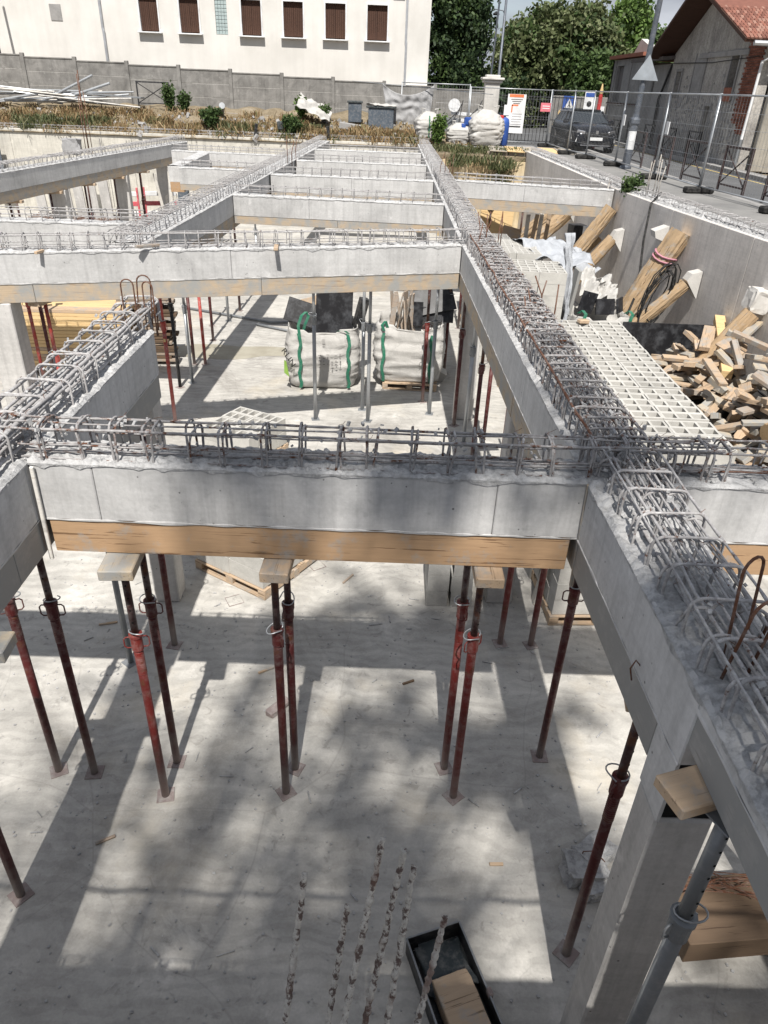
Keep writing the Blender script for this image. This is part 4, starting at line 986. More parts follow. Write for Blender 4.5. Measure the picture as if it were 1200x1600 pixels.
stick('broad black panel lying over the back of the right big bag',.85,13.3,1.42,(.9,.03,.5),(R_(-40),R_(-12),.1),'black_panel')
stick('second black panel under the broad one in the right big bag',.95,13.2,1.20,(.7,.03,.25),(R_(-20),R_(4),.1),'black_panel')
# dark plastic in the shade behind
stick('white crumpled rag by the right big bag pallet',1.12,13.0,.12,(.16,.2,.2),(.3,.5,.2),'bag_white',cat='rag',name='rag')

# ------------------------------------------------------------------ white boards by columns
stick('narrow white board standing against the column right of the big bags',1.235,11.10,1.15,(.05,.05,2.28),(0,0,0),'white_plank')
stick('grey weathered sheet leaning under the right-hand beam at mid depth',1.72,6.9,1.15,(.04,.55,2.3),(0,R_(-2),R_(8)),'formwork_wood_grey')
stick('pale board leaning on the shaded block pallet on the right',1.84,6.1,1.0,(.03,.12,2.0),(R_(6),R_(5),0),'white_plank')
stick('long pale lath lying against the blocks under the right-hand beam',1.95,8.2,1.0,(.03,2.6,.10),(R_(38),0,R_(3)),'white_plank')
stick('second long lath crossing under the right-hand beam',2.0,8.6,1.1,(.03,2.4,.12),(R_(-28),0,R_(-2)),'offcut_wood')

# ------------------------------------------------------------------ long pipes on the open floor
def pipe(label, pts, r, mat, cat='pipe', name='pipe', n=8, grp=None):
    a = Vector(pts[0]); o = MB().tube([Vector(p)-a for p in pts],r,n).build(name,mat,None,a,smooth=True); return tag(o,label,cat,grp)
pipe('thin dark pipe lying across the open floor, upper one',[(-4.9,17.3,.04),(-2.6,16.3,.04),(-1.6,16.55,.03)],.028,'galvanised_dull')
pipe('thin dark pipe lying across the open floor, lower one',[(-2.9,16.1,.04),(-1.75,15.5,.04)],.028,'galvanised_dull')
mbp = MB(); poly = []
for i in range(40):
    a = 2*math.pi*i/40; rr = 1+.18*math.sin(3*a+1)+.1*math.sin(7*a); poly.append((-3.0+1.55*rr*math.cos(a), 14.25+.42*rr*math.sin(a)+.12*math.cos(a), .004))
mbp.add(poly,[tuple(range(40))]); tag(mbp.build('damp_patch','damp_patch'),kind='structure')

# ------------------------------------------------------------------ floor debris, black trough
tr = thing('form_trough','black steel trough holding a split block of wood and rubble','trough',(.605,2.10,0),R_(19))
for nm,c,d in (('side_panel',(-.18,0,.08),(.006,.92,.16)),('side_panel',(.18,0,.08),(.006,.92,.16)),('end_panel',(0,.46,.08),(.354,.006,.16)),('base_panel',(0,0,.008),(.35,.90,.006))):
    MB().box(c,d,bev=.002).build(nm,'black_plastic',tr)
for x_ in (-.182,.182): MB().box((x_,0,.163),(.012,.93,.010),bev=.003).build('rim','galvanised_dull',tr)
MB().box((0,.463,.163),(.35,.012,.010),bev=.003).build('rim','galvanised_dull',tr)
MB().box((0,0,0),(.03,.05,.05),bev=.006).build('clamp','plate_dusty',tr,(.19,.02,.15))
def rough_lump(name, d, mat, seed, sub=3, amp=.12):
    import mathutils.noise as mn, bmesh
    bm = bmesh.new(); bmesh.ops.create_icosphere(bm, subdivisions=sub, radius=1)
    for v_ in bm.verts:
        p = v_.co.copy(); e = .45; q = Vector([math.copysign(abs(c)**e,c) for c in p]); q *= 1/max(1e-6,max(abs(c) for c in q))*.8+.2
        k = 1+amp*mn.noise(p*2+Vector((seed,0,0)))+amp*.6*mn.noise(p*6+Vector((0,seed,0)))
        v_.co = Vector((q.x*d[0]/2*k,q.y*d[1]/2*k,q.z*d[2]/2*k))
    me = bpy.data.meshes.new(name); bm.to_mesh(me); bm.free(); me.materials.append(MATS[mat]); return me
o = put('wood_block', rough_lump('wood_block',(.24,.52,.13),'offcut_wood',3,4,.05), None, (.63,2.04,.10),(R_(-4),0,R_(19))); tag(o,'cracked pinkish wood block lying in the black trough','wood block')
o = put('rubble_lump', rough_lump('rubble_lump',(.13,.12,.07),'rubble_mortar',9,3,.3), None, (.70,1.86,.17),(0,0,.5)); tag(o,'grey cement lump on the wood block in the trough','rubble')
o = put('rubble_lump', rough_lump('rubble_lump',(.28,.30,.06),'bin_lid',5,3,.35), None, (.53,2.38,.04),(0,0,R_(19))); tag(o,'dark crushed rubbish at the closed end of the trough','rubble')
o = put('wood_block', rough_lump('wood_block',(.09,.24,.06),'plate_dusty',4,2,.08), None, (-.82,4.52,.03),(0,0,R_(-38))); tag(o,'small dark red brick-like piece on the floor behind the central props','brick piece')
for (x,y,s,lab) in ((1.58,3.05,.22,'crumpled cement crust lump left of the near column foot'),(1.68,3.18,.2,'second cement crust lump beside the near column foot'),(1.62,2.92,.14,'smallest cement crust lump near the column foot')):
    o = put('rubble_lump', rough_lump('rubble_lump',(s,s*1.3,s*.7),'rubble_mortar',x*9,3,.35), None, (x,y,.06),(0,0,x*5)); tag(o,lab,'rubble')
pipe('bent tie wire standing on the crust lumps',[(1.52,3.1,.02),(1.56,3.12,.16),(1.63,3.1,.20),(1.70,3.05,.15)],.004,'rebar_rusty','wire','tie_wire')
for (x,y,rz,lab) in ((-1.75,6.05,.5,'loose square base plate lying before the slanting pallet'),(.02,6.75,.6,'loose wire square on the lit floor behind the central props')):
    o = MB().tube([(-.08,-.08,.006),(.08,-.08,.006),(.08,.08,.006),(-.08,.08,.006),(-.08,-.08,.006)],.004,6).build('steel_square','plate_dusty',None,(x+.25 if x<0 else x-.7,y,0),(0,0,rz)); tag(o,lab,'plate')
# bottom right under the beam: lumber on the floor by the wall
stick('thick brown timber beam end low under the near right beam',2.35,2.62,.28,(.75,.42,.20),(0,0,R_(6)),'dark_plank',cat='timber')
o = thing('wire_bundle','bundle of rusty tie wires lying on the brown timber','wire bundle',(2.3,2.75,.40))
for i in range(14):
    a = random.uniform(-.4,.4); MB().tube([(random.uniform(-.28,-.2),random.uniform(-.08,.08),random.uniform(0,.03)),(0,random.uniform(-.08,.08),random.uniform(.01,.06)),(random.uniform(.2,.3),random.uniform(-.08,.08)+a*.2,random.uniform(0,.05))],.0035,5).build('wire','rebar_rusty',o)
stick('dark edged board leaning beside the brown timber',2.78,2.62,.45,(.03,.5,.9),(R_(4),R_(-14),R_(6)),'formwork_wood_grey')
# small scattered grit on the slab
gp = []; 
for i in range(1500):
    x,y = random.uniform(-3.6,2.4),random.uniform(2.0,8.5); s = random.uniform(.003,.010); gp.append((x,y,s))
mbg = MB()
for x,y,s in gp: mbg.box((x,y,s*.4),(s*2,s*1.6,s),rot=Matrix.Rotation(random.uniform(0,3),3,'Z'))
for i in range(60):
    x,y = random.uniform(-3.2,2.2),random.uniform(2.3,8.0); L_ = random.uniform(.03,.14)
    mbg.box((x,y,.006),(L_,random.uniform(.003,.014),.008),rot=Matrix.Rotation(random.uniform(0,3),3,'Z'))
tag(mbg.build('grit','rubble_mortar'),'fine cement crumbs scattered on the slab','grit',kind='stuff')
for i,(x,y,L_,mt,lab) in enumerate(((-1.0,5.0,.16,'offcut_wood','small wood splinter on the slab left of the central props'),(.35,4.9,.12,'dark_plank','dark wood chip on the slab between the prop pairs'),(-1.9,3.2,.14,'offcut_weathered','grey wood chip in the left shadow band'),(.95,3.1,.1,'offcut_wood','tiny wood chip right of the crusted bars'),(-.3,6.5,.2,'offcut_weathered','thin stick on the lit slab behind the central props'),(-2.7,5.6,.18,'offcut_wood','thin stick on the slab at far left'))):
    block(lab,x,y,.012,(L_,.022,.018),random.uniform(0,3),mt,'wood chip','wood_chip',bev=.003)

# ------------------------------------------------------------------ timber logs bracing the street wall
def log(label, a, b_, r0, r1, seed=0, strapped=False):
    import mathutils.noise as mn
    a,b_ = Vector(a),Vector(b_); d = b_-a; Ln = d.length
    o = thing('timber_log', label, 'log', a, 0, 'logs bracing the street wall' if False else None); o.rotation_euler = d.to_track_quat('X','Z').to_euler()
    n = 32; m_ = int(Ln/.05); v = []; f = []
    for j in range(m_+1):
        u = j/m_; r = r0+(r1-r0)*u
        for i in range(n):
            t_ = 2*math.pi*i/n; rr = r*(1+.14*mn.noise(Vector((u*Ln*.8,math.cos(t_)*1.4+seed,math.sin(t_)*1.4)))+.13*mn.noise(Vector((u*Ln*1.3,math.cos(t_)*6+seed,math.sin(t_)*6)))+.07*mn.noise(Vector((u*Ln*7,math.cos(t_)*5+seed,math.sin(t_)*5))))
            v.append((u*Ln,rr*math.cos(t_),rr*math.sin(t_)+.03*math.sin(u*3+seed)))
    for j in range(m_):
        for i in range(n): f.append((j*n+i,j*n+(i+1)%n,(j+1)*n+(i+1)%n,(j+1)*n+i))
    mb = MB(); mb.v = v; mb.f = f; mb.build('trunk','log_wood',o)
    e = MB(); e.add(v[:n],[tuple(range(n))]); e.add(v[-n:],[tuple(range(n))[::-1]]); e.build('cut_end','log_end',o)
    if strapped:
        for q in (Ln*.80,Ln*.83):
            MB().tube([(q+.03*math.sin(k),(r1*1.10)*math.cos(k*.5236),(r1*1.10)*math.sin(k*.5236)) for k in range(13)],.018,6).build('strap','pink_strap',o)
    return o
def ext(a,b_,k): return tuple(a[i]+(b_[i]-a[i])*k for i in range(3))
def brace(label, x1,z1,x0,z0,y,r,seed,strapped=False,wedge=None,zend=.1):
    wedge = wedge*.8 if wedge else None
    k = (z1-zend)/(z1-z0)
    log(label, (x1+(x0-x1)*k, y, zend), (x1-.02, y, z1), r, r*.94, seed, strapped)
    if wedge:
        s = wedge; xx = wall_x(y)
        o = MB().prism([(0,.26*s),(-.22*s,.20*s),(-.30*s,.05*s),(0,-.34*s)],-.15*s,.15*s).build('concrete_wedge','white_stone',None,(xx-.004,y,z1+.02)); tag(o,'pale concrete wedge topping the '+label.split(',')[0].replace('timber ',''),'wedge')
brace('thickest timber log, strapped pink, leaning on the street wall',5.44,2.70,4.80,1.23,13.93,.21,1,True)
brace('slimmer timber log right of the strapped one',5.40,1.96,4.74,1.27,13.12,.125,2,wedge=1.0)
brace('long timber log ending at the cross beam on the right',5.10,2.62,4.31,1.39,17.45,.16,3)
brace('timber log in the middle group on a pale wedge',5.10,2.05,4.46,1.24,16.83,.14,4,wedge=1.0)
brace('rough timber log just behind the middle group',5.05,1.92,4.55,1.32,17.86,.15,5)
brace('farthest pair timber log, left one, under the cross beam',4.90,1.95,4.45,1.55,22.1,.18,6)
brace('farthest pair timber log, right one, under the cross beam',4.95,2.07,4.37,1.45,20.92,.20,7,wedge=1.1)
brace('timber log half buried by the offcuts at the right edge',5.66,2.02,5.1,1.15,11.0,.14,8)
o = put('concrete_wedge', rough_lump('concrete_wedge',(.30,.34,.34),'white_stone',12,3,.12), None, (5.74,11.1,2.18),(0,.2,0)); tag(o,'big crumbly pale wedge on the wall at the right edge','wedge')
o = MB().prism([(0,.20),(-.26,.10),(-.22,-.02),(0,-.10)],-.14,.14).build('concrete_wedge','white_stone',None,(wall_x(14.6)-.004,14.75,2.48)); tag(o,'small pale wedge on the wall behind the strapped log','wedge')
pipe('black rubber hose hanging down over the street wall past the small wedge',[(wall_x(16)+.3,16.0,3.12),(wall_x(15.6)-.03,15.6,2.95),(5.1,14.9,2.35),(4.95,14.3,1.9),(4.78,13.8,1.5),(4.6,13.5,1.2)],.022,'rubber','hose','hose')
pipe('frayed rope with a dark handle hanging over the street wall',[(wall_x(18.6)+.1,18.6,3.08),(wall_x(18.2)-.03,18.2,2.9),(wall_x(17.8)-.04,17.9,2.55)],.018,'bar_crusted','rope','rope')
pipe('dark hammer-like handle hanging at the rope end',[(wall_x(17.8)-.05,17.85,2.62),(wall_x(17.8)-.05,17.8,2.25)],.035,'black_plastic','handle','handle')
ch = thing('cable_coil','coil of black cables hanging between the two near logs','cable coil',(4.95,13.1,1.7))
for i in range(9):
    rr = .35+random.uniform(-.08,.08); MB().tube([(rr*.55*math.cos(a*.5236)+random.gauss(0,.01),random.gauss(0,.03),rr*1.5*math.sin(a*.5236)) for a in range(13)],.012,6).build('cable','rubber',ch,(random.uniform(-.05,.05),random.uniform(-.08,.08),0),(0,R_(18),random.uniform(-.3,.3)),smooth=True)

# ------------------------------------------------------------------ skip with wood offcuts
sk = thing('waste_skip','black speckled skip filled with wood offcuts beside the street wall','skip',(4.98,9.9,0))
MB().box((0,0,0),(1.78,.03,.95),bev=.004).build('end_panel','black_panel',sk,(.06,2.32,.98),(R_(-7),0,0))
MB().box((0,0,0),(.03,5.0,1.0),bev=.004).build('side_panel','black_panel',sk,(-.80,-.1,.62),(0,R_(-2),0))
MB().box((0,0,0),(.03,5.0,1.0),bev=.004).build('side_panel','black_panel',sk,(.62,-.1,.62),(0,R_(2),0))
MB().box((0,0,0),(1.4,.03,1.0),bev=.004).build('end_panel','black_panel',sk,(-.08,-2.6,.62),(R_(4),0,0))
MB().box((0,0,0),(1.4,5.0,.03)).build('base_panel','black_void',sk,(-.08,-.1,.2))
rw = random.Random(3)
def heap(x,y):
    return .78+.20*max(0,math.sin((y-7)*1.1))+max(0,min(1,(x-4.3)/1.1))*(1.02 if y > 8.2 else .7)-.30*max(0,4.5-x)-max(0,y-11.2)*.5
    u = (x-4.2)/1.4; return .80+.72*math.sin(math.pi*min(1,max(0,.15+u*.75)))*math.exp(-((y-9.6)/2.0)**2)-.15*(u<0)
OM = []
for k_ in range(14):
    w_,l_,t_ = rw.uniform(.06,.18),rw.uniform(.18,.72),rw.uniform(.03,.09)
    OM.append(MB().box((0,0,0),(l_,w_,t_),bev=.004).mesh('wood_offcut',rw.choice(('offcut_wood','offcut_wood','offcut_weathered','plank_dusty'))))
cnt = 0
for i in range(265):
    y = rw.uniform(7.2,11.8); x = rw.uniform(4.28,wall_x(y)-.22); lay = i/265
    z = max(.3,heap(x,y)*(.66+.36*lay))
    o = put('wood_offcut', OM[i%14], None, (x,y,z), (rw.gauss(0,.32),rw.gauss(0,.32),rw.uniform(0,3.14)))
    tag(o,('weathered brownish' if OM[i%14].materials[0].name.startswith('offcut_weath') else 'cement-dusted' if 'plank' in OM[i%14].materials[0].name else 'pale dusty')+' sawn wood offcut tossed in the heap in the black skip','offcut','wood offcuts heaped in the skip')
for (x,y,z,d,rot,mt,lab) in ((4.62,9.5,1.56,(.13,.62,.05),(.25,.1,.1),'offcut_wood','upright pale offcut standing proud at the left of the heap'),(5.15,8.55,1.62,(.95,.19,.05),(.1,.35,-.75),'offcut_weathered','longest grey board sloping across the heap at the right edge'),
        (5.05,8.75,1.38,(.85,.14,.05),(.05,-.1,.35),'offcut_weathered','long dark board across the hole in the heap'),(5.35,11.0,1.50,(.16,2.2,.12),(.12,0,-.30),'pale_plank','long pale beam running along the back of the heap')):
    stick(lab,x,y,z,d,rot,mt,cat='offcut',name='wood_offcut')
log('thick short log stump lying in the near part of the heap',(4.75,7.9,1.35),(5.5,8.3,1.55),.17,.16,11)
# rubble bag right of the blocks, silver sheets
b3_ = thing('big_bag','open white bag of form scraps at the far end of the block row','big bag',(3.98,13.35,.55),R_(6))
put('sack', bag_mesh(1.15,.9,.80,3.3,bulge=.05), b3_)
for xx in (-.42,.46): strap(b3_,[(xx,-.47,.62),(xx,-.49,.75),(xx+.03,-.47,.86),(xx-.03,-.44,.92),(xx-.1,-.42,.86)],.06)
pl = thing('pallet','pallets stacked under the bag of form scraps','pallet',(3.98,13.35,0),R_(6))
for k_ in range(4): pallet(pl,1.15,1.0,z=k_*.135)
for (x,y,z,d,rot,mt,lab) in ((3.72,13.15,1.55,(.30,.04,.36),(R_(-20),0,R_(-50)),'black_panel','left black board in the scrap bag'),(4.02,13.05,1.50,(.36,.04,.28),(R_(-15),0,R_(10)),'black_panel','middle black board in the scrap bag'),
        (4.33,13.2,1.50,(.26,.04,.26),(R_(-12),0,R_(55)),'black_panel','right black board in the scrap bag'),(3.52,13.55,1.62,(.06,.25,.85),(R_(4),R_(4),.1),'formwork_wood_grey','grey board standing at the left of the scrap bag')):
    stick(lab,x,y,z,d,rot,mt)
def sheet(label, x,y,z,w,h,rot,mat,seed,amp=.12,cat='plastic sheet',grp=None):
    import mathutils.noise as mn
    xs = list(np.linspace(-w/2,w/2,22)); ys = list(np.linspace(-h/2,h/2,22))
    me = grid_mesh('plastic_sheet',mat,xs,ys,lambda a,b: amp*(1.6*mn.noise(Vector((a*3/w*1.2+seed,b*3/h,0)))+.8*mn.noise(Vector((a*9/w+seed,b*9/h,2)))))
    o = put('plastic_sheet', me, None, (x,y,z), rot); so = o.modifiers.new('s','SOLIDIFY'); so.thickness = .004
    return tag(o,label,cat,grp)
sheet('crumpled white sheeting heaped in the scrap bag',3.98,13.55,1.72,.62,.7,(.5,.1,.2),'bag_white',1,.16)
sheet('second white wad of sheeting at the back of the scrap bag',4.22,13.75,1.62,.4,.5,(.7,.4,.8),'bag_white',4,.14)
sheet('silver foil sheet lying over the block pallet behind',3.40,15.2,2.05,1.3,1.6,(.1,.12,.2),'sheet_silver',7,.10)
sheet('white and silver foil scraps at the foot of the long log',3.95,16.3,1.75,1.1,1.2,(.3,.2,.4),'sheet_silver',9,.16)
sheet('tall hanging silver strip between the blocks and the scrap bag',3.32,13.25,1.75,.22,1.5,(R_(82),0,R_(60)),'sheet_silver',12,.05)
sheet('second tall silver strip leaning left of the scrap bag',3.42,13.6,1.9,.20,1.5,(R_(78),R_(8),R_(50)),'sheet_silver',15,.05)
sheet('dark plastic rag under the long log on the right',4.25,16.8,1.75,.8,.4,(.2,.3,.2),'black_plastic',18,.08)
# pale plywood and clutter under the right cross beam
stick('pale plywood sheet leaning in the bay under the right cross beam',2.75,19.2,1.75,(.85,.03,1.1),(R_(-8),R_(4),.1),'pale_plank',cat='plywood')
stick('brown plywood sheet in front of the pale one under the right cross beam',3.1,18.9,1.55,(.5,.03,.7),(R_(-12),R_(14),.2),'offcut_wood',cat='plywood')
for i,(x,lab) in enumerate(((3.45,'first'),(3.62,'second'),(3.8,'third'),(4.0,'fourth'))):
    stick(lab+' pale upright board from the left in the clutter under the right cross beam',x,18.7+i*.1,1.4,(.10,.03,1.7),(R_(5),R_(random.uniform(-8,8)),0),('white_plank','offcut_wood','white_plank','offcut_wood')[i])
stick('dark grey box in the clutter beside the middle logs',4.75,18.9,1.8,(.35,.3,.45),(0,0,.3),'dark_steel',cat='box',name='box')
stick('white plastic drum half hidden under the right cross beam',4.9,18.3,1.9,(.22,.22,.35),(0,0,.3),'white_paint',cat='drum',name='drum')

# ------------------------------------------------------------------ clutter in the left bays
rw2 = random.Random(8)
for i in range(14):
    stick('long white board leaning in the fan of boards near the far-left columns',-7.3+i*.16+rw2.uniform(-.05,.05),24.6+rw2.uniform(-.4,.8),1.1,(.09,.03,2.3),(R_(rw2.uniform(-9,9)),R_(rw2.uniform(-11,11)),0),'white_plank',grp='white boards leaning in the left bay')
mt_ = thing('mesh_stack','stack of rusty reinforcing mesh and cages on the slab under the far-left beam','rebar mesh',(-9.6,24.6,0),R_(3))
for k_ in range(5):
    for i in range(9): MB().tube([(-2.0,-.9+i*.22,.15+k_*.16),(2.0,-.9+i*.22,.15+k_*.16)],.012,4).build('bar','rebar_rusty',mt_)
    for i in range(12): MB().tube([(-1.9+i*.35,-.95,.16+k_*.16),(-1.9+i*.35,.95,.16+k_*.16)],.012,4).build('bar','rebar_rusty' if k_<3 else 'rebar',mt_)
for k_ in range(3):
    ro = thing('netting_roll','folded red and white plastic site barrier standing behind the columns, '+('left','middle','right')[k_],'plastic barrier',(-8.5+k_*.75,25.2+.3*k_,0),R_(20*k_))
    for i in range(5): MB().box((0,0,0),(.6,.05,.14),bev=.01).build('rail','red_white_plastic' if i%2 else 'white_paint',ro,(0,0,.3+i*.3))
    for s_ in (-1,1): MB().box((0,0,0),(.06,.06,1.7),bev=.01).build('post','red_white_plastic',ro,(.3*s_,0,.85))
for i in range(6):
    stick('grey upright form board in a row at the far left under the beam',-11.2+i*.42,24.8,1.0,(.34,.05,1.9),(R_(4),0,R_(-12)),'column_concrete',grp='grey form boards standing at the far left')
stick('dark doorway-like form panel against the back wall at the far left',-15.3,30.6,1.6,(.5,.05,1.9),(0,0,0),'bin_grey',cat='panel')
sc_ = thing('rebar_trestle','small steel trestle with a grey sack before the back wall','trestle',(-11.3,29.4,2.2))
for x_ in (-.6,.6):
    MB().tube([(x_,0,-2.2),(x_,0,.6)],.02,6).build('leg','rebar_dusty_shade_tone',sc_)
MB().tube([(-.6,0,.1),(.6,0,.1)],.02,6).build('rail','rebar_dusty_shade_tone',sc_)
o = put('grey_sack', rough_lump('grey_sack',(.6,.4,.5),'tarp_grey',2,3,.25), None,(-11.75,29.4,2.5)); tag(o,'grey sack slumped on the steel trestle','sack')

# ------------------------------------------------------------------ wooden platform at the far right corner
pf = thing('timber_platform','plywood platform over the pit corner below the street fence','platform',(5.2,29.6,2.93),R_(-4))
for i in range(5): MB().box((0,0,0),(.62,2.0,.03),bev=.004).build('board','pale_plank' if i%2 else 'plank_dusty',pf,(-1.2+i*.63,0,.03+.003*i),(R_(1),R_(1.2),0))
for i in range(3): MB().box((0,0,0),(3.2,.07,.14)).build('joist','offcut_weathered',pf,(0,-.85+i*.85,-.07))
for i in range(4): MB().box((0,0,0),(.08,.08,2.7)).build('post','offcut_weathered',pf,(-1.3+i*.85,-.6,-1.55),(0,R_(4-3*i),0))
# ------------------------------------------------------------------ guard rail behind the viewer's edge
gr_ = thing('guard_rail','timber guard rail on the edge nearest the viewer','guard rail',(0,.10,2.95))
for x_ in (-5,-2.6,2.6,5): MB().box((x_,0,.55),(.06,.06,1.1)).build('post','offcut_weathered',gr_)
for z_ in (1.05,): MB().box((0,.035,z_),(10.2,.02,.028),bev=.003).build('rail','offcut_weathered',gr_)

# laths and stray pieces on the beams
stick('short wood lath lying across the skewed sunlit beam at the left',-2.96,9.22,TOP+.055,(.05,.34,.03),(R_(-3),0,R_(-38)),'offcut_weathered',cat='lath',name='wood_lath')
stick('squared wood peg sticking out over the front of the skewed sunlit beam',-1.42,9.62,TOP+.02,(.055,.30,.04),(R_(-2),0,R_(6)),'offcut_wood',cat='lath',name='wood_lath')
stick('tiny pale peg on the front edge of the skewed beam, far left',-4.15,8.86,TOP+.01,(.04,.16,.03),(0,0,R_(-10)),'offcut_wood',cat='lath',name='wood_lath')
stick('thin cement-covered lath in the corner of the left and foreground beams',-1.925,3.478,2.62,(.022,.02,.62),(0,R_(1),0),'white_plank',cat='lath',name='wood_lath')
stick('thin splintered lath in the corner of the foreground and right-hand beams',1.178,3.462,2.60,(.022,.02,.70),(0,R_(-1.5),0),'formwork_wood_dusty',cat='lath',name='wood_lath')
pipe('bent wire hook sticking out of the right-hand beam face low down',[(1.205,2.36,2.62),(1.17,2.37,2.66),(1.15,2.36,2.62),(1.165,2.35,2.56)],.004,'rebar_rusty','wire','tie_wire')
# ------------------------------------------------------------------ precast boundary wall
pw = thing('precast_wall','grey precast concrete panel wall with posts behind the earth bank','wall',(-17.6,35.0,3.55))
NB = 11; SPW = 2.16
for i in range(NB):
    x0 = i*SPW; zb = -i*.068
    MB().box((x0,0,.86+zb),(.15,.15,2.3),bev=.012).build('post','precast_wall',pw)
    if i == NB-1: break
    for k_ in range(4):
        MB().box((x0+SPW/2,0,.12+k_*.50+zb-.034+.02),(SPW-.155,.055,.494),bev=.008).build('panel','precast_wall',pw,(0,0,0),(0,0,0))
    MB().box((x0+SPW/2,0,1.895+zb-.034),(SPW-.155,.10,.05),bev=.006).build('coping','precast_wall',pw)
# gate pillar
gp_ = thing('gate_pillar','pale stone gate pillar with a moulded cap at the end of the wall','pillar',(4.25,35.2,2.8))
MB().box((0,0,1.15),(.62,.62,2.3),bev=.02).build('shaft','white_stone',gp_)
MB().box((0,0,2.34),(.78,.78,.10),bev=.02).build('cap','white_stone',gp_); MB().box((0,0,2.44),(.92,.92,.09),bev=.02).build('cap','white_stone',gp_); MB().box((0,0,2.53),(.6,.6,.10),bev=.03,taper=.7).build('cap','white_stone',gp_)
MB().box((0,0,.2),(.74,.74,.4),bev=.02).build('base','white_stone',gp_)
ga = thing('entrance_gate','black iron gate in front of the trees right of the pillar','gate',(4.7,35.6,2.8))
for i in range(26): MB().tube([(i*.16,0,.05),(i*.16,0,1.9)],.014,5).build('bar','dark_steel',ga)
for z_ in (.15,1.0,1.85): MB().box((2.0,0,z_),(4.1,.03,.04)).build('rail','dark_steel',ga)

# ------------------------------------------------------------------ white building
wbx0,wbx1,wy = -24.0,1.62,38.0
wb = thing('white_building','white rendered building with brown shuttered windows behind the wall','building',(0,wy,2.8))
WINS = [(-10.80,.92),(-9.02,.95),(-6.29,.98),(-4.44,.98),(-2.58,1.0),(-.73,1.0)]
zs0,zs1 = 3.73,5.10     # above 2.8
GB = (-7.62,.52)
openings = sorted([(x-w/2,x+w/2) for x,w in WINS]+[(GB[0]-.26,GB[0]+.26)])
xs_ = [wbx0]
for a,b_ in openings: xs_ += [a,b_]
xs_.append(wbx1)
wm = MB()
wm.box(((wbx0+wbx1)/2,.15,zs0/2),(wbx1-wbx0,.3,zs0)); wm.box(((wbx0+wbx1)/2,.15,(zs1+8.2)/2),(wbx1-wbx0,.3,8.2-zs1))
for i in range(0,len(xs_),2): wm.box(((xs_[i]+xs_[i+1])/2,.15,(zs0+zs1)/2),(xs_[i+1]-xs_[i],.3,zs1-zs0))
wm.box((wbx1-.15,6.3,4.1),(.3,12,8.2)); wm.box((wbx0+.15,6.3,4.1),(.3,12,8.2)); wm.box(((wbx0+wbx1)/2,12.4,4.1),(wbx1-wbx0,.3,8.2))
wm.build('facade','render_white',wb)
MB().box(((wbx0+wbx1)/2,6.2,8.3),(wbx1-wbx0+.6,13.2,.2)).build('roof','roof_grey',wb)
for (x,w) in WINS:
    fr_ = MB(); fr_.box((-w/2+.03,0,0),(.06,.14,zs1-zs0)); fr_.box((w/2-.03,0,0),(.06,.14,zs1-zs0)); fr_.box((0,0,(zs1-zs0)/2-.03),(w-.12,.14,.06)); 
    win = fr_.build('window','white_paint',wb,(x,.02,(zs0+zs1)/2))
    MB().box((0,-.10,-(zs1-zs0)/2-.03),(w+.14,.30,.05),bev=.01).build('sill','white_paint',win)
    for s_ in (-1,1):
        n_ = 5; ww = (w/2-.065)/n_
        for q in range(n_): MB().box((0,0,0),(ww-.006,.03,zs1-zs0-.08),bev=.003).build('shutter_plank','shutter_wood',win,(s_*(.003+ww*(q+.5)),.09,0))
gbm = MB().box((0,0,0),(.125,.06,.125),bev=.014).mesh('glass_block','glass_block')
gbt = MB().box((0,0,0),(.52,.03,zs1-zs0)).build('glass_panel','white_paint',wb,(GB[0],.12,(zs0+zs1)/2))
for i in range(4):
    for j in range(10): put('glass_block', gbm, gbt, (-.195+i*.13,-.05,-.61+j*.136))
for x_,nm in ((-12.9,'downpipe'),(.56,'downpipe')):
    MB().tube([(x_,-.08,8.1),(x_,-.08,3.8),(x_+.02,-.09,3.7),(x_+.02,-.09,.2)],.055,10).build(nm,'zinc',wb)
MB().box((-10.2,-.12,1.95),(2.1,.5,.03)).build('awning','glass_block',wb)
MB().box((-7.5,-.10,1.62),(1.6,.3,.05)).build('ledge','roof_grey',wb)
MB().box((-14.9,-.01,4.3),(.5,.03,.6)).build('grille','kerb_stone',wb)
MB().box((.2,-.06,5.42),(.5,.1,.06)).build('bracket','dark_steel',wb)
lp = thing('lamp_post','thin dark post crossing the white building at the far left','post',(-16.95,36.5,3.4)); MB().tube([(0,0,0),(-.25,0,6)],.055,8).build('pole','dark_steel',lp)

# ------------------------------------------------------------------ bins, tarp, white bags on the bank
def bin_(label, x,y,z,w,d,h,rz):
    o = thing('rubbish_bin',label,'bin',(x,y,z),rz)
    MB().box((0,0,h*.46),(w*.86,d*.86,h*.88),bev=.02,taper=1.1).build('body','bin_grey',o)
    MB().box((0,0,h*.94),(w,d,h*.10),bev=.025).build('lid','bin_lid',o)
    for s_ in (-1,1): MB().tube([(s_*w*.32,d*.45,.09),(s_*w*.42,d*.45,.09)],.09,10).build('wheel','rubber',o)
    return o
bin_('small dark grey wheeled bin on the concrete slab',-1.45,32.9,3.50,.62,.6,.78,.05)
wb_ = bin_('wide grey-blue container with a pale crumpled cover beside the small bin',-.38,32.9,3.32,1.18,.75,.82,-.04)
sheet('pale crumpled cover over the wide grey container',-.38,32.9,4.17,1.2,.8,(0,R_(3),0),'bag_white',21,.05)
cb = MB().box((0,0,0),(2.6,.32,.24),bev=.02).build('concrete_kerb_block','kerb_stone',None,(-.75,32.3,3.28),(0,R_(6),R_(-3))); tag(cb,'long pale concrete element lying under the two bins','concrete beam')
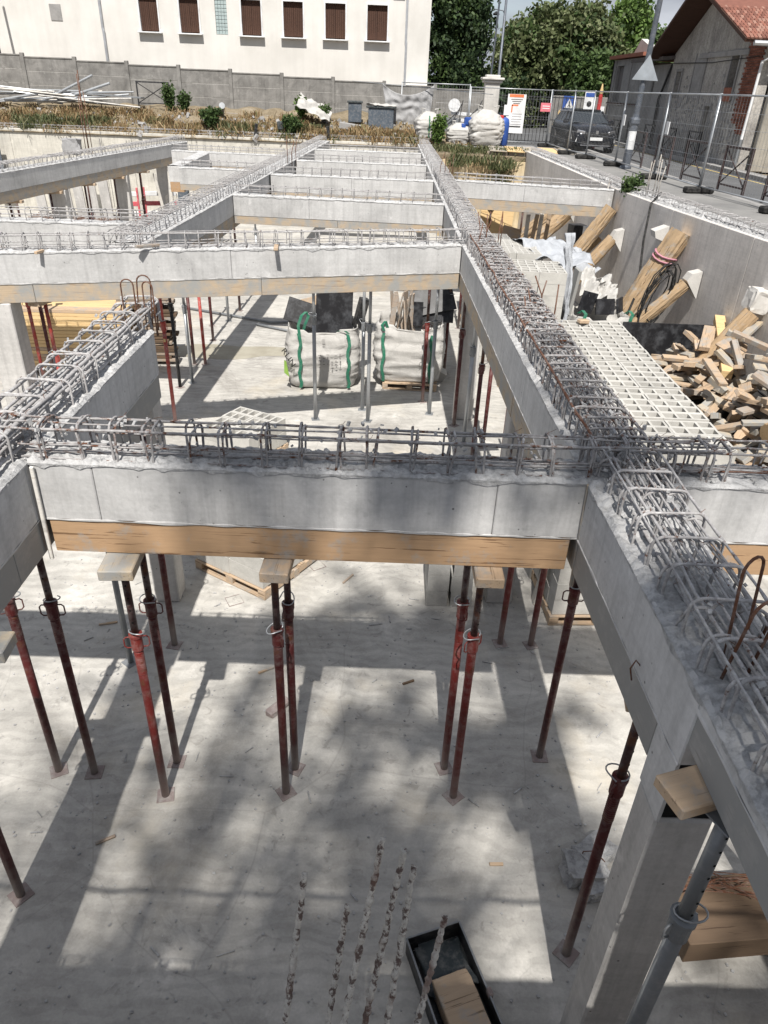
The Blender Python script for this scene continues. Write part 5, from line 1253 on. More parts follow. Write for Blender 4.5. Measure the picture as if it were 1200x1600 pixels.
tp = thing('tarpaulin','grey tarpaulin sagging in swags on the far fence','tarpaulin',(.62,33.3,3.3))
import mathutils.noise as mn_
nx_,nz_ = 60,34; v=[]; f=[]
for j in range(nz_):
    for i in range(nx_):
        u,w_ = i/(nx_-1),j/(nz_-1); top = 1.62-.42*(1-(2*u-1)**2)*(1-.2*u); x = -1.0+2.1*u
        z = top*w_ ; sw = .03*math.sin(w_*19-(1-(2*u-1)**2)*9+mn_.noise(Vector((u*4,w_*3,7)))*3)*w_**.4
        v.append((x*(.75+.25*w_)+.1*(1-w_), sw+.05*mn_.noise(Vector((u*9,w_*6,0))), z))
for j in range(nz_-1):
    for i in range(nx_-1): f.append((j*nx_+i,j*nx_+i+1,(j+1)*nx_+i+1,(j+1)*nx_+i))
mb = MB(); mb.v=v; mb.f=f; c_ = mb.build('cloth','tarp_grey',tp,smooth=True); so = c_.modifiers.new('s','SOLIDIFY'); so.thickness=.006
def full_bag(label,x,y,z,w,d,h,seed,strapc=None):
    o = thing('rubble_bag',label,'bag',(x,y,z),random.uniform(-.2,.2))
    put('sack', bag_mesh(w,d,h,seed,closed=True,bulge=.16), o)
    for s_ in (-1,1):
        MB().tube([(s_*w*.3,-d*.2,h*.9),(s_*w*.34,-d*.25,h*1.12),(s_*w*.2,-d*.22,h*1.08)],.03,6).build('loop','bag_white',o)
    if strapc: strap(o,[(-.05,-d/2*(1+.16*math.sin(math.pi*k_/8))-.07+.25*(k_>6)*(k_-6)*d*.3,h*k_/8) for k_ in range(8)],.05,strapc)
    return o
full_bag('round white rubble bag with a green strap behind the leafy weed',1.50,31.9,3.02,.95,.9,1.0,2,'green_strap')
full_bag('low greyish rubble bag between the two tall white ones',2.72,31.75,2.98,.85,.8,.70,5)
full_bag('biggest bulging white rubble bag beside the gate pillar',3.70,31.6,2.96,1.20,1.0,1.22,9)
for (x,y,z,s,m__,lab) in ((3.0,31.5,3.75,.14,'blue_paint','blue strap bundle on top of the low greyish bag'),(2.85,31.45,3.6,.08,'blue_paint','second blue strap knot on the low greyish bag')):
    o = put('strap_bundle', rough_lump('strap_bundle',(s*2,s*1.5,s*2),m__,x*7,2,.3), None,(x,y,z)); tag(o,lab,'strap')
dr = thing('blue_drum','blue drum with a red rag beside the biggest white bag','drum',(4.45,31.9,2.93)); MB().lathe([(.18,0),(.24,.05),(.24,.8),(.20,.95),(.10,1.0)],16).build('body','blue_paint',dr,smooth=True); MB().box((-.12,-.1,1.0),(.2,.15,.14),bev=.03).build('rag','red_paint',dr)
sheet('white crumpled sheet draped on the bank left of the small bin',-3.05,32.6,3.95,1.4,.8,(R_(35),R_(22),.1),'bag_white',31,.12)
rs_ = thing('round_sign','round pale sign disc on a short post between the bags','sign',(2.55,33.0,3.0)); MB().tube([(0,0,0),(0,0,1.2)],.02,6).build('post','galvanised_dull',rs_)
MB().tube([(0,-.02,1.25),(0,-.035,1.25)],.24,20).build('disc','white_paint',rs_)
for i,(x,z,rz) in enumerate(((3.0,3.95,.04),(3.1,3.72,-.02))):
    stick(('upper','lower')[i]+' white slotted plank stacked behind the bags',x,33.2,z,(1.1,.2,.12),(0,R_(3),rz),'white_paint')
stick('grey crate-like frame stacked behind the low bag',2.4,33.0,3.5,(.7,.4,.6),(0,0,.1),'galvanised_dull',cat='crate',name='crate')
for i in range(5): stick('grey pole lying among the stacked goods behind the bags',2.2+i*.28,32.7,3.6+.05*i,(.03,.03,1.5),(0,R_(48-20*(i%3)),.1*i),'dark_steel',grp='poles behind the bags',cat='pole',name='metal_pole')
o = MB().box((0,0,0),(.25,.25,.3),bev=.03).build('bucket','bin_lid',None,(-4.3,31.6,3.35)); tag(o,'small dark bucket half hidden in the weeds','bucket')
for x,lab in ((-5.2,'left'),(-2.4,'right')): stick(lab+' of the two black posts leaning at the pit edge',x,31.1,3.1,(.12,.06,.62),(R_(5),R_(8 if x<-4 else 0),0),'black_plastic',cat='post',name='wood_stake')
# metal scrap pile at left
sp_ = random.Random(4)
for i in range(26):
    L_ = sp_.uniform(1.5,4.2); x = sp_.uniform(-15.5,-11.5); y = sp_.uniform(32.9,33.9); z = 3.75+sp_.uniform(0,.45)
    o = MB().tube([(-L_/2,0,0),(L_/2,0,0)],.032,6).build('metal_pole',sp_.choice(('galvanised','galvanised_dull','white_plank','dark_steel')),None,(x,y,z),(0,R_(sp_.uniform(-6,6)),R_(sp_.uniform(-10,10)))); tag(o,'metal pole in the scrap heap on the bank at the left','pole','poles in the scrap heap on the bank')
for (x,z,an,lab) in ((-13.2,4.25,-24,'upper slanting galvanised tube sticking up from the scrap heap'),(-12.6,4.15,-17,'lower slanting galvanised tube sticking up from the scrap heap'),(-15.0,3.95,-10,'long pale tube lying at the left of the scrap heap')):
    o = MB().tube([(-1.3,0,0),(1.3,0,0)],.05,8).build('metal_pole','galvanised',None,(x,33.3,z),(0,R_(an),0)); tag(o,lab,'pole')
stick('flat grey metal sheet on top of the scrap heap',-11.2,33.3,4.1,(2.2,.5,.05),(0,R_(2),0),'galvanised_dull',cat='metal sheet',name='metal_sheet')
def crash_barrier(label, a, b_, h=.95, mat='barrier_brown', group=None):
    a,b_ = Vector(a),Vector(b_); d = b_-a; w = d.length; ang = math.atan2(d.y,d.x)
    o = thing('street_barrier', label, 'barrier', a, ang, group); q=.05
    for x_ in (0,w): MB().box((x_,0,h/2),(q,q,h)).build('post',mat,o)
    MB().box((w/2,0,h-.03),(w-q,.045,.05)).build('rail',mat,o); MB().box((w/2,0,.16),(w-q,.035,.035)).build('rail',mat,o)
    for s_ in (0,1):
        p0 = Vector((0 if s_ else w,0,.16)); p1 = Vector((w if s_ else 0,0,h-.05)); MB().tube([p0,p1],.018,5).build('brace',mat,o)
    return o
crash_barrier('grey X-braced barrier standing on the bank against the precast wall',(-10.5,34.0,3.7),(-9.2,34.0,3.62),.95,'dark_steel')
o = MB().lathe([(.11,-.5),(.12,-.5),(.12,.5),(.11,.5)],12).build('drain_pipe','galvanised_dull',None,(-6.9,33.2,3.75),(R_(70),0,R_(15))); tag(o,'short fat grey pipe lying on the bank','pipe')
for i in range(6): stick('old rusty plank lying along the foot of the precast wall',-8.0+i*1.05,33.9+.1*(i%2),3.62-.02*i,(1.9,.16,.04),(0,R_(3),R_(random.uniform(-5,5))),'offcut_weathered',grp='old planks at the foot of the precast wall')
# far fence line wires on the bank
# ------------------------------------------------------------------ mesh fence panels (temporary site fence)
def fence_panel(label, a, b_, h=2.0, foot=True, lean=0, mat='galvanised'):
    a,b_ = Vector(a),Vector(b_); d = b_-a; w = d.length; ang = math.atan2(d.y,d.x)
    o = thing('site_fence', label, 'site fence', a, ang); o.rotation_euler = (lean,0,ang)
    for x_ in (.02,w-.02): MB().tube([(x_,0,.02),(x_,0,h)],.021,8).build('post',mat,o,smooth=True)
    for z_ in (h-.03,.15): MB().tube([(.03,0,z_),(w-.03,0,z_)],.018,8).build('rail',mat,o,smooth=True)
    mb = MB()
    n_ = int((w-.1)/.11)
    for i in range(1,n_): mb.tube([(w*i/n_,.0,.16),(w*i/n_,.0,h-.04)],.0024,3,False)
    for z_ in (.45,.75,1.05,1.35,1.65): mb.tube([(.03,.003,z_),(w-.03,.003,z_)],.003,3,False)
    m_ = mb.build('wire_mesh',mat,o); m_['kind'] = 'stuff'
    if foot:
        MB().box((0,0,.07),(.24,.68,.13),bev=.03).build('foot_block','rubber',o,(0,0,0),(0,0,0))
    return o
FP = [(7.95,12.6),(7.61,15.0),(7.18,17.99),(7.05,20.87),(6.97,24.39),(6.65,26.9),(6.38,28.6),(6.3,32.2)]
FN = ['at the right edge','before the beige house','with its foot beside the starter bars','before the old stained house','beside the lamp post','in front of the parked car','just left of the parked car']
for i in range(len(FP)-1): fence_panel('wire mesh fence panel '+FN[i], (*FP[i+1],STREET),(*FP[i],STREET))
fence_panel('fence panel carrying the white poster by the gate pillar',(3.1,32.4,2.93),(6.3,32.3,2.93))
fence_panel('fence panel behind the big white rubble bags',(0.4,33.5,3.1),(3.1,32.5,2.93),1.9)
pipe('long pale wire line strung between the far fence panels',[(-1.6,33.6,4.95),(.6,33.5,4.85),(4.0,32.4,4.68)],.012,'galvanised','wire','fence_wire')
# posters on fence
pb = thing('site_poster','tall white site notice with orange heading on the fence','notice board',(4.93,32.25,4.05)); MB().box((0,0,0),(.72,.02,1.35),bev=.004).build('board','white_paint',pb)
MB().box((-.02,-.014,.62),(.56,.006,.10)).build('heading','orange_print',pb)
text_obj('SITE',.01,'grey_print',pb,(0,0,-.1),(R_(90),0,0)) if False else None
for r_ in range(3): MB().box((0,-.013,.50-r_*.07),(.46-.1*r_,.004,.03)).build('print_line','grey_print',pb)
MB().box((-.16,-.013,.18),(.05,.004,.26)).build('print_mark','orange_print',pb); MB().box((-.05,-.013,.30),(.26,.004,.05)).build('print_mark','orange_print',pb)
for r_ in range(5): MB().box((.05,-.013,.0-r_*.09),(.42-.05*(r_%2),.004,.012)).build('print_line','grey_print',pb)
MB().box((.0,-.013,-.44),(.5,.004,.045)).build('print_line','black_print',pb)
MB().box((-.36,-.02,.12),(.22,.02,.36),bev=.004).build('side_sheet','white_paint',pb)
rp_ = thing('red_notice','small red notice with white lines wired to the fence','notice',(6.1,32.22,4.32)); MB().box((0,0,0),(.42,.01,.30)).build('board','pink_print',rp_)
for r_ in range(2): MB().box((0,-.008,.04-r_*.08),(.28,.004,.03)).build('print_line','white_paint',rp_)
for (x,y,z,lab) in ((6.88,24.2,4.2,'blank white card wired to the fence beside the lamp post'),(7.0,20.7,4.15,'blank white card wired to the fence before the stained house')):
    o = MB().box((0,0,0),(.02,.22,.28),bev=.003).build('notice_card','white_paint',None,(x-.03,y-.35,z),(0,0,0)); tag(o,lab,'notice')

# barriers along kerb
BF = [(7.34,22.99,7.35,21.75),(7.42,20.85,7.48,19.6),(7.55,18.7,7.67,17.57),(7.71,16.65,7.8,15.4),(7.3,25.2,7.3,24.0)]
BL_ = ['second X-braced street barrier, before the annex','X-braced street barrier before the stained house door','X-braced street barrier before the brick corner','X-braced street barrier cut by the right edge','farthest X-braced street barrier, behind the lamp post']
for (q,l_) in zip(BF,BL_): crash_barrier(l_,(q[0]+.35,q[1],STREET),(q[2]+.35,q[3],STREET),.98)
for i in range(5): crash_barrier('X-braced barrier on the far pavement along the annex wall',(11.0,28.5+i*2.6,2.92),(11.0,29.7+i*2.6,2.92),.9,'dark_steel',group='barriers on the far pavement')

# lamp post
lm = thing('lamp_post','tall grey street lamp post with the back of a triangle sign','lamp post',(7.12,23.75,STREET)); lm.rotation_euler = (0,R_(1.2),0)
MB().lathe([(.17,0),(.17,.05),(.12,.10),(.115,1.15),(.15,1.2),(.15,1.3),(.10,1.36),(.085,1.45),(.075,3.2),(.055,9.0)],18).build('pole','lamp_grey',lm,smooth=False)
MB().lathe([(.118,.12),(.118,1.0)],18).build('base_sleeve','white_paint',lm)
MB().prism([(-.36,0),(.36,0),(.0,.62)],-.012,.012).build('triangle_sign','sign_back',lm,(.0,-.12,2.28),(0,0,R_(-8)))
for z_ in (2.4,2.6): MB().box((0,-.08,z_),(.34,.05,.04)).build('bracket','galvanised',lm)
MB().box((.7,0,9.0),(1.6,.08,.08)).build('arm','lamp_grey',lm)
l2 = thing('lamp_post','slim street lamp with a hooked lantern behind the gate pillar','lamp post',(5.05,39.5,2.8))
MB().lathe([(.12,0),(.10,1.2),(.07,1.3),(.055,6.2)],12).build('pole','lamp_grey',l2,smooth=True)
MB().tube([(0,0,5.0),(-.1,0,5.15),(-.5,0,5.2),(-.62,0,5.1)],.025,6).build('arm','lamp_grey',l2); MB().lathe([(.02,.1),(.16,0),(.13,-.05)],12).build('lantern','dark_steel',l2,(-.4,0,5.02))
l3 = thing('lamp_post','thin green-grey post rising in front of the ivy-dark tree','post',(4.35,37.2,2.8)); MB().tube([(0,0,0),(.15,0,6.5)],.04,8).build('pole','lamp_grey',l3)

# street signs beyond
def sign(label,x,y,h,build,cat='sign'):
    o = thing('street_sign',label,cat,(x,y,2.8)); MB().tube([(0,0,0),(0,0,h)],.03,8).build('post','galvanised_dull',o); build(o,h); return o
def blue(o,h):
    MB().box((0,-.04,h+.15),(.55,.02,.55),bev=.01).build('plate','blue_paint',o); MB().prism([(-.19,-.17),(.19,-.17),(0,.19)],-.004,.004).build('triangle','white_paint',o,(0,-.056,h+.15))
    MB().tube([(0,-.064,h+.22),(.0,-.064,h+.10)],.02,5).build('figure','black_print',o)
    for s_ in (-1,1): MB().tube([(0,-.064,h+.11),(s_*.06,-.064,h+.02)],.014,5).build('figure','black_print',o)
sign('blue square pedestrian crossing sign beyond the car',7.80,36.0,1.50,blue)
def totem(o,h):
    MB().box((0,-.05,h-.35),(.42,.03,1.15),bev=.01).build('plate','white_paint',o); MB().box((0,-.07,h+.12),(.36,.01,.14)).build('symbol','blue_paint',o)
    MB().tube([(0,-.066,h-.2),(0,-.08,h-.2)],.10,12).build('symbol','black_print',o); MB().tube([(0,-.066,h-.6),(0,-.08,h-.6)],.10,12).build('symbol','black_print',o)
sign('tall white stop panel with dark round symbols behind the car',8.18,34.0,1.88,totem)
rpz = thing('warning_mast','red pointed mast with a yellow tip behind the car','mast',(8.78,34.6,2.8)); MB().lathe([(.10,0),(.085,1.95),(.06,2.05)],12).build('shaft','red_paint',rpz); MB().lathe([(.07,2.05),(.08,2.1),(.02,2.42)],12).build('tip','yellow_paint',rpz); MB().box((.14,-.05,1.5),(.16,.03,.2)).build('tag','white_paint',rpz)
# yellow figure shaped stand
yf = thing('figure_stand','flat yellow figure-shaped warning stand at the crossing','warning stand',(7.95,38.0,2.55))
MB().tube([(0,0,1.48),(0,.03,1.48)],.17,12).build('head_plate','yellow_paint',yf); MB().prism([(-.10,.75),(.12,.75),(.20,1.25),(.05,1.36),(-.12,1.3)],-.012,.012).build('body_plate','yellow_paint',yf)
MB().prism([(-.08,.78),(.02,.78),(-.22,.05),(-.32,.05)],-.012,.012).build('leg_plate','yellow_paint',yf); MB().prism([(.02,.78),(.12,.78),(.34,.05),(.24,.05)],-.012,.012).build('leg_plate','yellow_paint',yf)
MB().prism([(-.12,1.28),(-.05,1.2),(-.30,.95),(-.36,1.0)],-.012,.012).build('arm_plate','yellow_paint',yf)

# ------------------------------------------------------------------ cars
def car(label, x,y,z, rz, paint='car_paint', L_=4.1, W_=1.78, H_=1.50, kind='hatch', cat='car'):
    o = thing('parked_'+('van' if kind=='van' else 'car'), label, cat, (x,y,z), rz)
    # stations along +y (front at 0)
    if kind == 'van': st_ = [(0,.25,.62,.70),(.12,.20,.90,.80),(.7,.2,1.05,.86),(1.2,.2,1.25,.88),(3.0,.2,1.3,.88),(4.6,.2,1.3,.88),(4.75,.25,1.2,.85)]; top = [(.75,1.08,.78,.0),(1.35,1.85,.72,1),(1.9,1.95,.74,1),(4.55,1.95,.74,1),(4.72,1.25,.80,0)]
    else: st_ = [(0,.30,.58,.62),(.06,.22,.72,.76),(.25,.20,.86,.84),(.55,.19,.94,.87),(1.15,.19,1.03,.885),(2.0,.19,1.02,.89),(3.2,.19,1.04,.89),(3.9,.2,1.06,.86),(4.05,.26,.98,.80),(4.12,.34,.7,.74)]; top = [(1.0,1.0,.76,0),(1.75,1.42,.62,1),(2.1,1.48,.62,1),(3.2,1.47,.62,1),(3.55,1.38,.63,1),(4.0,1.05,.74,0)]
    v=[];f=[];prof = []
    n=0
    for (yy_,zb,zt,hw) in st_:
        sec = [(-hw*.9,zb),(-hw,zb+.10),(-hw*1.0,zb+(zt-zb)*.6),(-hw*.95,zt-.05),(-hw*.80,zt),(-hw*.4,zt+.03),(0,zt+.04),(hw*.4,zt+.03),(hw*.80,zt),(hw*.95,zt-.05),(hw*1.0,zb+(zt-zb)*.6),(hw,zb+.10),(hw*.9,zb)]
        n=len(sec); v += [(a,yy_,b_) for a,b_ in sec]
    for j in range(len(st_)-1):
        for i in range(n): f.append((j*n+i,(j+1)*n+i,(j+1)*n+(i+1)%n,j*n+(i+1)%n))
    f.append(tuple(range(n))); f.append(tuple((len(st_)-1)*n+i for i in range(n))[::-1])
    mb=MB(); mb.v=v; mb.f=[q[::-1] for q in f]; bd = mb.build('body',paint,o,smooth=True); 
    sub = bd.modifiers.new('sub','SUBSURF'); sub.levels=1; sub.render_levels=2
    # greenhouse
    v=[];f=[]
    for (yy_,zt,hw,_) in top:
        v += [(-hw*(1.16 if _ else 1.05),yy_,1.0 if kind!='van' else 1.2),(-hw,yy_,zt-.03),(-hw*.8,yy_,zt),(hw*.8,yy_,zt),(hw,yy_,zt-.03),(hw*(1.16 if _ else 1.05),yy_,1.0 if kind!='van' else 1.2)]
    for j in range(len(top)-1):
        for i in range(5): f.append((j*6+i,j*6+i+1,(j+1)*6+i+1,(j+1)*6+i))
    f.append(tuple(range(6))[::-1]); f.append(tuple((len(top)-1)*6+i for i in range(6)))
    mb=MB(); mb.v=v; mb.f=f; mb.build('cabin','glass_dark' if kind!='van' else paint,o)
    a,b_ = top[1],top[-2]
    # roof skin
    MB().box((0,(a[0]+b_[0])/2+.05,max(a[1],b_[1])+.03),(a[2]*1.75,b_[0]-a[0]+.15,.06),bev=.025).build('roof',paint,o)
    for s_ in (-1,1):
        MB().tube([(s_*top[0][2]*1.02,top[0][0],top[0][1]-.02),(s_*a[2]*1.0,a[0],a[1]-.01)],.035,6).build('pillar',paint,o)
        MB().tube([(s_*a[2]*1.01,a[0],a[1]-.01),(s_*b_[2]*1.02,b_[0],b_[1]-.01)],.03,6).build('roof_rail',paint if kind=='van' else 'chrome',o)
        MB().tube([(s_*a[2]*1.12,2.35,1.02),(s_*a[2]*1.01,2.35,1.43)],.035,6).build('pillar','black_plastic',o)
        MB().box((0,0,0),(.20,.12,.15),bev=.04).build('mirror',paint,o,(s_*(W_/2+.06),1.35,1.06))
        MB().box((0,0,0),(.34,.10,.13),bev=.04).build('headlight','chrome' if kind!='van' else 'glass_block',o,(s_*.60,.12,.72),(0,R_(s_*-8),R_(s_*28)))
        MB().box((0,0,0),(.035,.03,.26),bev=.01).build('light_strip','white_paint',o,(s_*.74,.10,.50),(0,R_(s_*-18),R_(s_*20)))
        for yy_ in (.78,3.30):
            wh = MB().lathe([(.20,-.11),(.30,-.11),(.325,-.08),(.325,.08),(.30,.11),(.20,.11)],24).build('wheel','rubber',o,(s_*(W_/2-.10),yy_,.325),(0,R_(90),0))
            MB().lathe([(.20,.115*s_),(.16,.10*s_),(.05,.09*s_)],12).build('rim','chrome',wh)
            MB().lathe([(.375,-.10),(.395,-.10),(.395,.10),(.375,.10)],20).build('wheel_arch','black_plastic',o,(s_*(W_/2-.085),yy_,.335),(0,R_(90),0))
    MB().box((0,0,0),(.95,.06,.20),bev=.03).build('grille','black_plastic',o,(0,.03,.62)); MB().box((0,0,0),(1.15,.06,.16),bev=.03).build('air_intake','black_plastic',o,(0,.04,.36))
    MB().box((0,0,0),(1.2,.05,.03),bev=.01).build('bumper_trim','chrome',o,(0,.02,.27)); MB().box((0,0,0),(.50,.012,.11),bev=.003).build('number_plate','white_paint',o,(0,-.012,.50)); 
    MB().box((0,0,0),(.10,.02,.12),bev=.01).build('badge','chrome',o,(0,-.01,.73))
    # windscreen
    MB().add([(-top[0][2]*.93,top[0][0]-.01,top[0][1]+.03),(top[0][2]*.93,top[0][0]-.01,top[0][1]+.03),(a[2]*.86,a[0]-.015,a[1]-.02),(-a[2]*.86,a[0]-.015,a[1]-.02)],[(0,1,2,3)]).build('windscreen','glass_dark',o)
    return o
car('dark hatchback parked facing the viewer behind the fence',8.12,31.6,2.812,R_(3))
vn = car('white van half hidden behind the poster and the rubble bags',5.15,38.6,2.81,R_(96),'van_white',4.7,1.8,1.9,'van','van')
car('dark parked car in the shade behind the poster fence',6.8,44.5,2.81,R_(88),'car_paint')

# ------------------------------------------------------------------ houses across the street
def wall_open(mb, x, y0, y1, z0, z1, th, ops):
    """wall in plane x (thickness to +x) from y0..y1 with rectangular openings (ya,yb,za,zb), no overlap in y"""
    ops = sorted(ops); cur = y0
    for (ya,yb_,za,zb) in ops:
        mb.box((x+th/2,(cur+ya)/2,(z0+z1)/2),(th,ya-cur,z1-z0))
        if za > z0: mb.box((x+th/2,(ya+yb_)/2,(z0+za)/2),(th,yb_-ya,za-z0))
        if zb < z1: mb.box((x+th/2,(ya+yb_)/2,(zb+z1)/2),(th,yb_-ya,z1-zb))
        cur = yb_
    mb.box((x+th/2,(cur+y1)/2,(z0+z1)/2),(th,y1-cur,z1-z0))
HX = 11.3; HY0,HY1 = 25.7,33.9
h1 = thing('old_house','old stained gable house with a brick corner and red tiled roof','house',(HX,HY0,2.85))
D = HY1-HY0; EV = 3.45; PK = 5.25
ops = [(2.55,3.15,.1,2.05),(2.0,2.62,2.10,3.45) ,(4.3,4.85,2.15,3.35),(6.1,6.55,1.75,2.75)]
mb = MB(); ops2 = [(2.65,3.2,.08,1.95),(2.0,2.6,2.2,3.45)]
wall_open(mb,0,0,D,0,EV,.35,[(1.75,2.35,1.95,3.3),(3.25,3.75,.08,1.75),(6.9,7.4,1.95,2.85)])
wm_ = mb.build('wall','stained_render',h1)
MB().prism([(0,EV),(D,EV),(4.6,PK),(0,EV+.2)],0,.35,'x').build('gable','stained_render',h1)
MB().box((4.2,.15,EV/2),(7.8,.3,EV)).build('south_wall','beige_render',h1)
MB().box((4.2,D-.15,EV/2),(7.8,.3,EV)).build('north_wall','stained_render',h1)
# string course, blind window surrounds
MB().box((-.03,3.2,EV-.15),(.08,4.2,.16),bev=.01).build('band','kerb_stone',h1)
for (ya,yb_,za,zb) in ((1.75,2.35,1.95,3.3),(3.25,3.75,.08,1.75),(6.9,7.4,1.95,2.85)):
    w_ = MB().box((.22,(ya+yb_)/2,(za+zb)/2),(.05,yb_-ya,zb-za)).build('window' if za>.5 else 'door','shutter_wood' if za>.5 else 'dark_plank',h1)
    fm = MB(); fm.box((-.02,ya-.05,(za+zb)/2),(.06,.08,zb-za)); fm.box((-.02,yb_+.05,(za+zb)/2),(.06,.08,zb-za)); fm.box((-.02,(ya+yb_)/2,zb+.05),(.07,yb_-ya+.2,.09)); fm.build('surround','kerb_stone',w_)
MB().box((-.02,4.6,2.6),(.04,.07,1.6)).build('pilaster','kerb_stone',h1); MB().box((-.02,5.7,2.6),(.04,.07,1.6)).build('pilaster','kerb_stone',h1); MB().box((-.02,5.15,2.62),(.02,.95,1.3)).build('blind_panel','grey_render',h1)
MB().box((-.035,2.05,2.12),(.05,.62,.4)).build('shutter_half','brick_red',h1)
# exposed brick patch at the corner
bmesh_ = MB().box((0,0,0),(.05,.215,.062),bev=.004).mesh('brick','brick_red')
cb_ = 0
for r_ in range(36):
    z = 1.05+r_*.072
    n_ = 5 if r_ > 3 else 3
    for c_ in range(n_):
        if cb_ < 290: put('brick', bmesh_, wm_, (-.012,.14+c_*.225+(.11 if r_%2 else 0),z)); cb_ += 1
stm = MB()
for i_ in range(620):
    y_ = random.uniform(.1,D-.2); z_ = random.uniform(.25,2.15)*(1 if random.random()<.75 else 1.25)
    if 3.15<y_<3.85 and z_<1.9: continue
    if 1.65<y_<2.45 and z_>1.85: continue
    if 6.8<y_<7.5 and z_>1.85: continue
    s_ = random.uniform(.03,.11); stm.box((-.004,y_,z_),(.018+.02*random.random(),s_*1.5,s_),rot=Matrix.Rotation(random.uniform(-.2,.2),3,'X'))
so_ = stm.build('rubble_stone','kerb_stone',wm_); so_['kind'] = 'stuff'
MB().box((-.03,D/2,.12),(.06,D,.24),bev=.01).build('plinth','grey_render',h1)
MB().tube([(-.05,.3,EV-.3),(-.06,4,EV-.38),(-.05,D-.2,EV-.3)],.014,5).build('cable','rubber',h1)
# roof: planes sloping to -y and +y, ridge along x
rl = PK-EV
def roof_side(nm, ya, za, yb_, zb, x0, x1, tiles):
    a = Vector((0,ya,za)); b_ = Vector((0,yb_,zb)); d = (b_-a); Ls = d.length; an = math.atan2(d.z,abs(d.y))
    ro = MB().box(((x0+x1)/2,0,0),(x1-x0,Ls,.10)).build(nm,'shutter_wood',h1,((a+b_)/2)[:],(an if yb_>ya else -an,0,0))
    if tiles:
        tm = MB(); 
        for i_ in range(4):
            pass
        tm = MB().tube([(0,-.14,0),(0,.14,.012)],.055,7).mesh('tile','roof_tile')
        rows,cols = 12,24
        for r_ in range(rows):
            for c_ in range(cols): put('tile', tm, ro, (x0+.08+c_*.118,-Ls/2+.12+r_*.235,.062),(R_(3),0,0),(1,1,.55))
        MB().box(((x0+2.95+x1)/2,0,.08),(x1-x0-2.95,Ls,.07)).build('tile_field','roof_tile',ro); MB().box((x0+1.45,1.3,.072),(2.9,Ls-2.7,.04)).build('tile_field','roof_tile',ro)
    return ro
roof_side('roof',-.55,EV+.05,4.6,PK+.1,-.95,8.1,True)
roof_side('roof',D+.5,EV-.12,4.62,PK+.1,-.95,8.1,False)
MB().tube([(-.7,-.62,EV-.02),(8.1,-.62,EV-.02)],.07,8).build('gutter','zinc',h1)
MB().tube([(.5,-.62,EV-.1),(-.12,-.18,EV-.45),(-.12,-.12,.9)],.045,8).build('downpipe','white_paint',h1); MB().tube([(-.12,-.12,.9),(-.12,-.12,0)],.045,8).build('downpipe','galvanised_dull',h1)
MB().box((1.9,1.2,PK-.3),(.55,.55,1.6)).build('chimney','beige_render',h1)
# beige neighbour on the right: front pulled toward the street
sh = thing('beige_annex','beige rendered lean-to wall with a blue door right of the old house','house',(HX+.35,25.45,2.85))
mb = MB(); mb.box((1.1,0,1.6),(1.5,.22,3.2)) ; mb.box((3.6,0,1.6),(2.4,.22,3.2)); mb.box((2.1,0,2.6),(.6,.22,1.2)); mb.build('wall','beige_render',sh)
MB().box((.15,0,1.3),(.4,.26,2.6),bev=.03).build('buttress','beige_render',sh); MB().box((2.1,.05,1.0),(.6,.06,2.0)).build('door','blue_paint',sh); MB().box((2.1,-.1,2.12),(1.0,.3,.12),bev=.02).build('lintel','kerb_stone',sh)
MB().box((1.45,-.13,1.3),(.18,.04,2.3)).build('pipe_chase','grey_render',sh)
# annex row to the left
an = thing('grey_annex','low grey rendered outbuilding between the gable house and the trees','house',(HX+.1,33.95,2.85))
mb = MB(); wall_open(mb,0,0,4.1,0,3.15,.3,[(.9,1.2,1.1,1.7),(2.2,2.45,2.1,2.8)]); wl = mb.build('wall','grey_render',an)
for (ya,yb_,za,zb) in ((.9,1.2,1.1,1.7),(2.2,2.45,2.1,2.8)): MB().box((.2,(ya+yb_)/2,(za+zb)/2),(.04,yb_-ya,zb-za)).build('window','shutter_wood',an)
MB().box((2.5,2.05,3.35),(5.6,4.4,.12)).build('roof','roof_grey',an).rotation_euler = (0,R_(-5),0)
MB().tube([(-.08,.1,3.1),(-.1,.9,1.9),(-.08,1.0,0)],.05,8).build('downpipe','dark_steel',an); MB().box((4,4.0,1.6),(8,.2,3.2)).build('end_wall','grey_render',an)
a2_ = thing('shed_building','grey-brown shed building with blind bays at the end of the row','house',(HX+.1,38.1,2.85))
mb = MB(); wall_open(mb,0,0,5.3,0,3.5,.3,[(3.2,4.4,1.7,3.25)]); mb.build('wall','grey_render',a2_)
MB().box((.18,3.8,2.47),(.05,1.2,1.5)).build('window','grey_print',a2_); MB().box((-.02,4.65,1.75),(.04,.12,3.4)).build('pilaster','kerb_stone',a2_); MB().box((-.02,1.9,2.6),(.04,.10,1.6)).build('pilaster','kerb_stone',a2_)
MB().box((-.03,2.65,1.62),(.07,5.2,.08)).build('ledge','shutter_wood',a2_)
MB().box((3,2.65,3.62),(6.4,5.7,.14)).build('roof','brick_red',a2_); MB().box((4,5.2,1.75),(8,.2,3.5)).build('end_wall','grey_render',a2_); MB().prism([(0,3.5),(5.3,3.5),(3.9,4.4)],.8,1.1,'x').build('gable','white_stone',a2_)
gw = thing('garden_wall','old stone garden wall under the trees beyond the car','wall',(9.9,47.5,2.6))
for i in range(6): MB().box((i*1.35,0,1.05),(1.34,.3,2.1),bev=.03).build('wall_panel','precast_wall',gw)

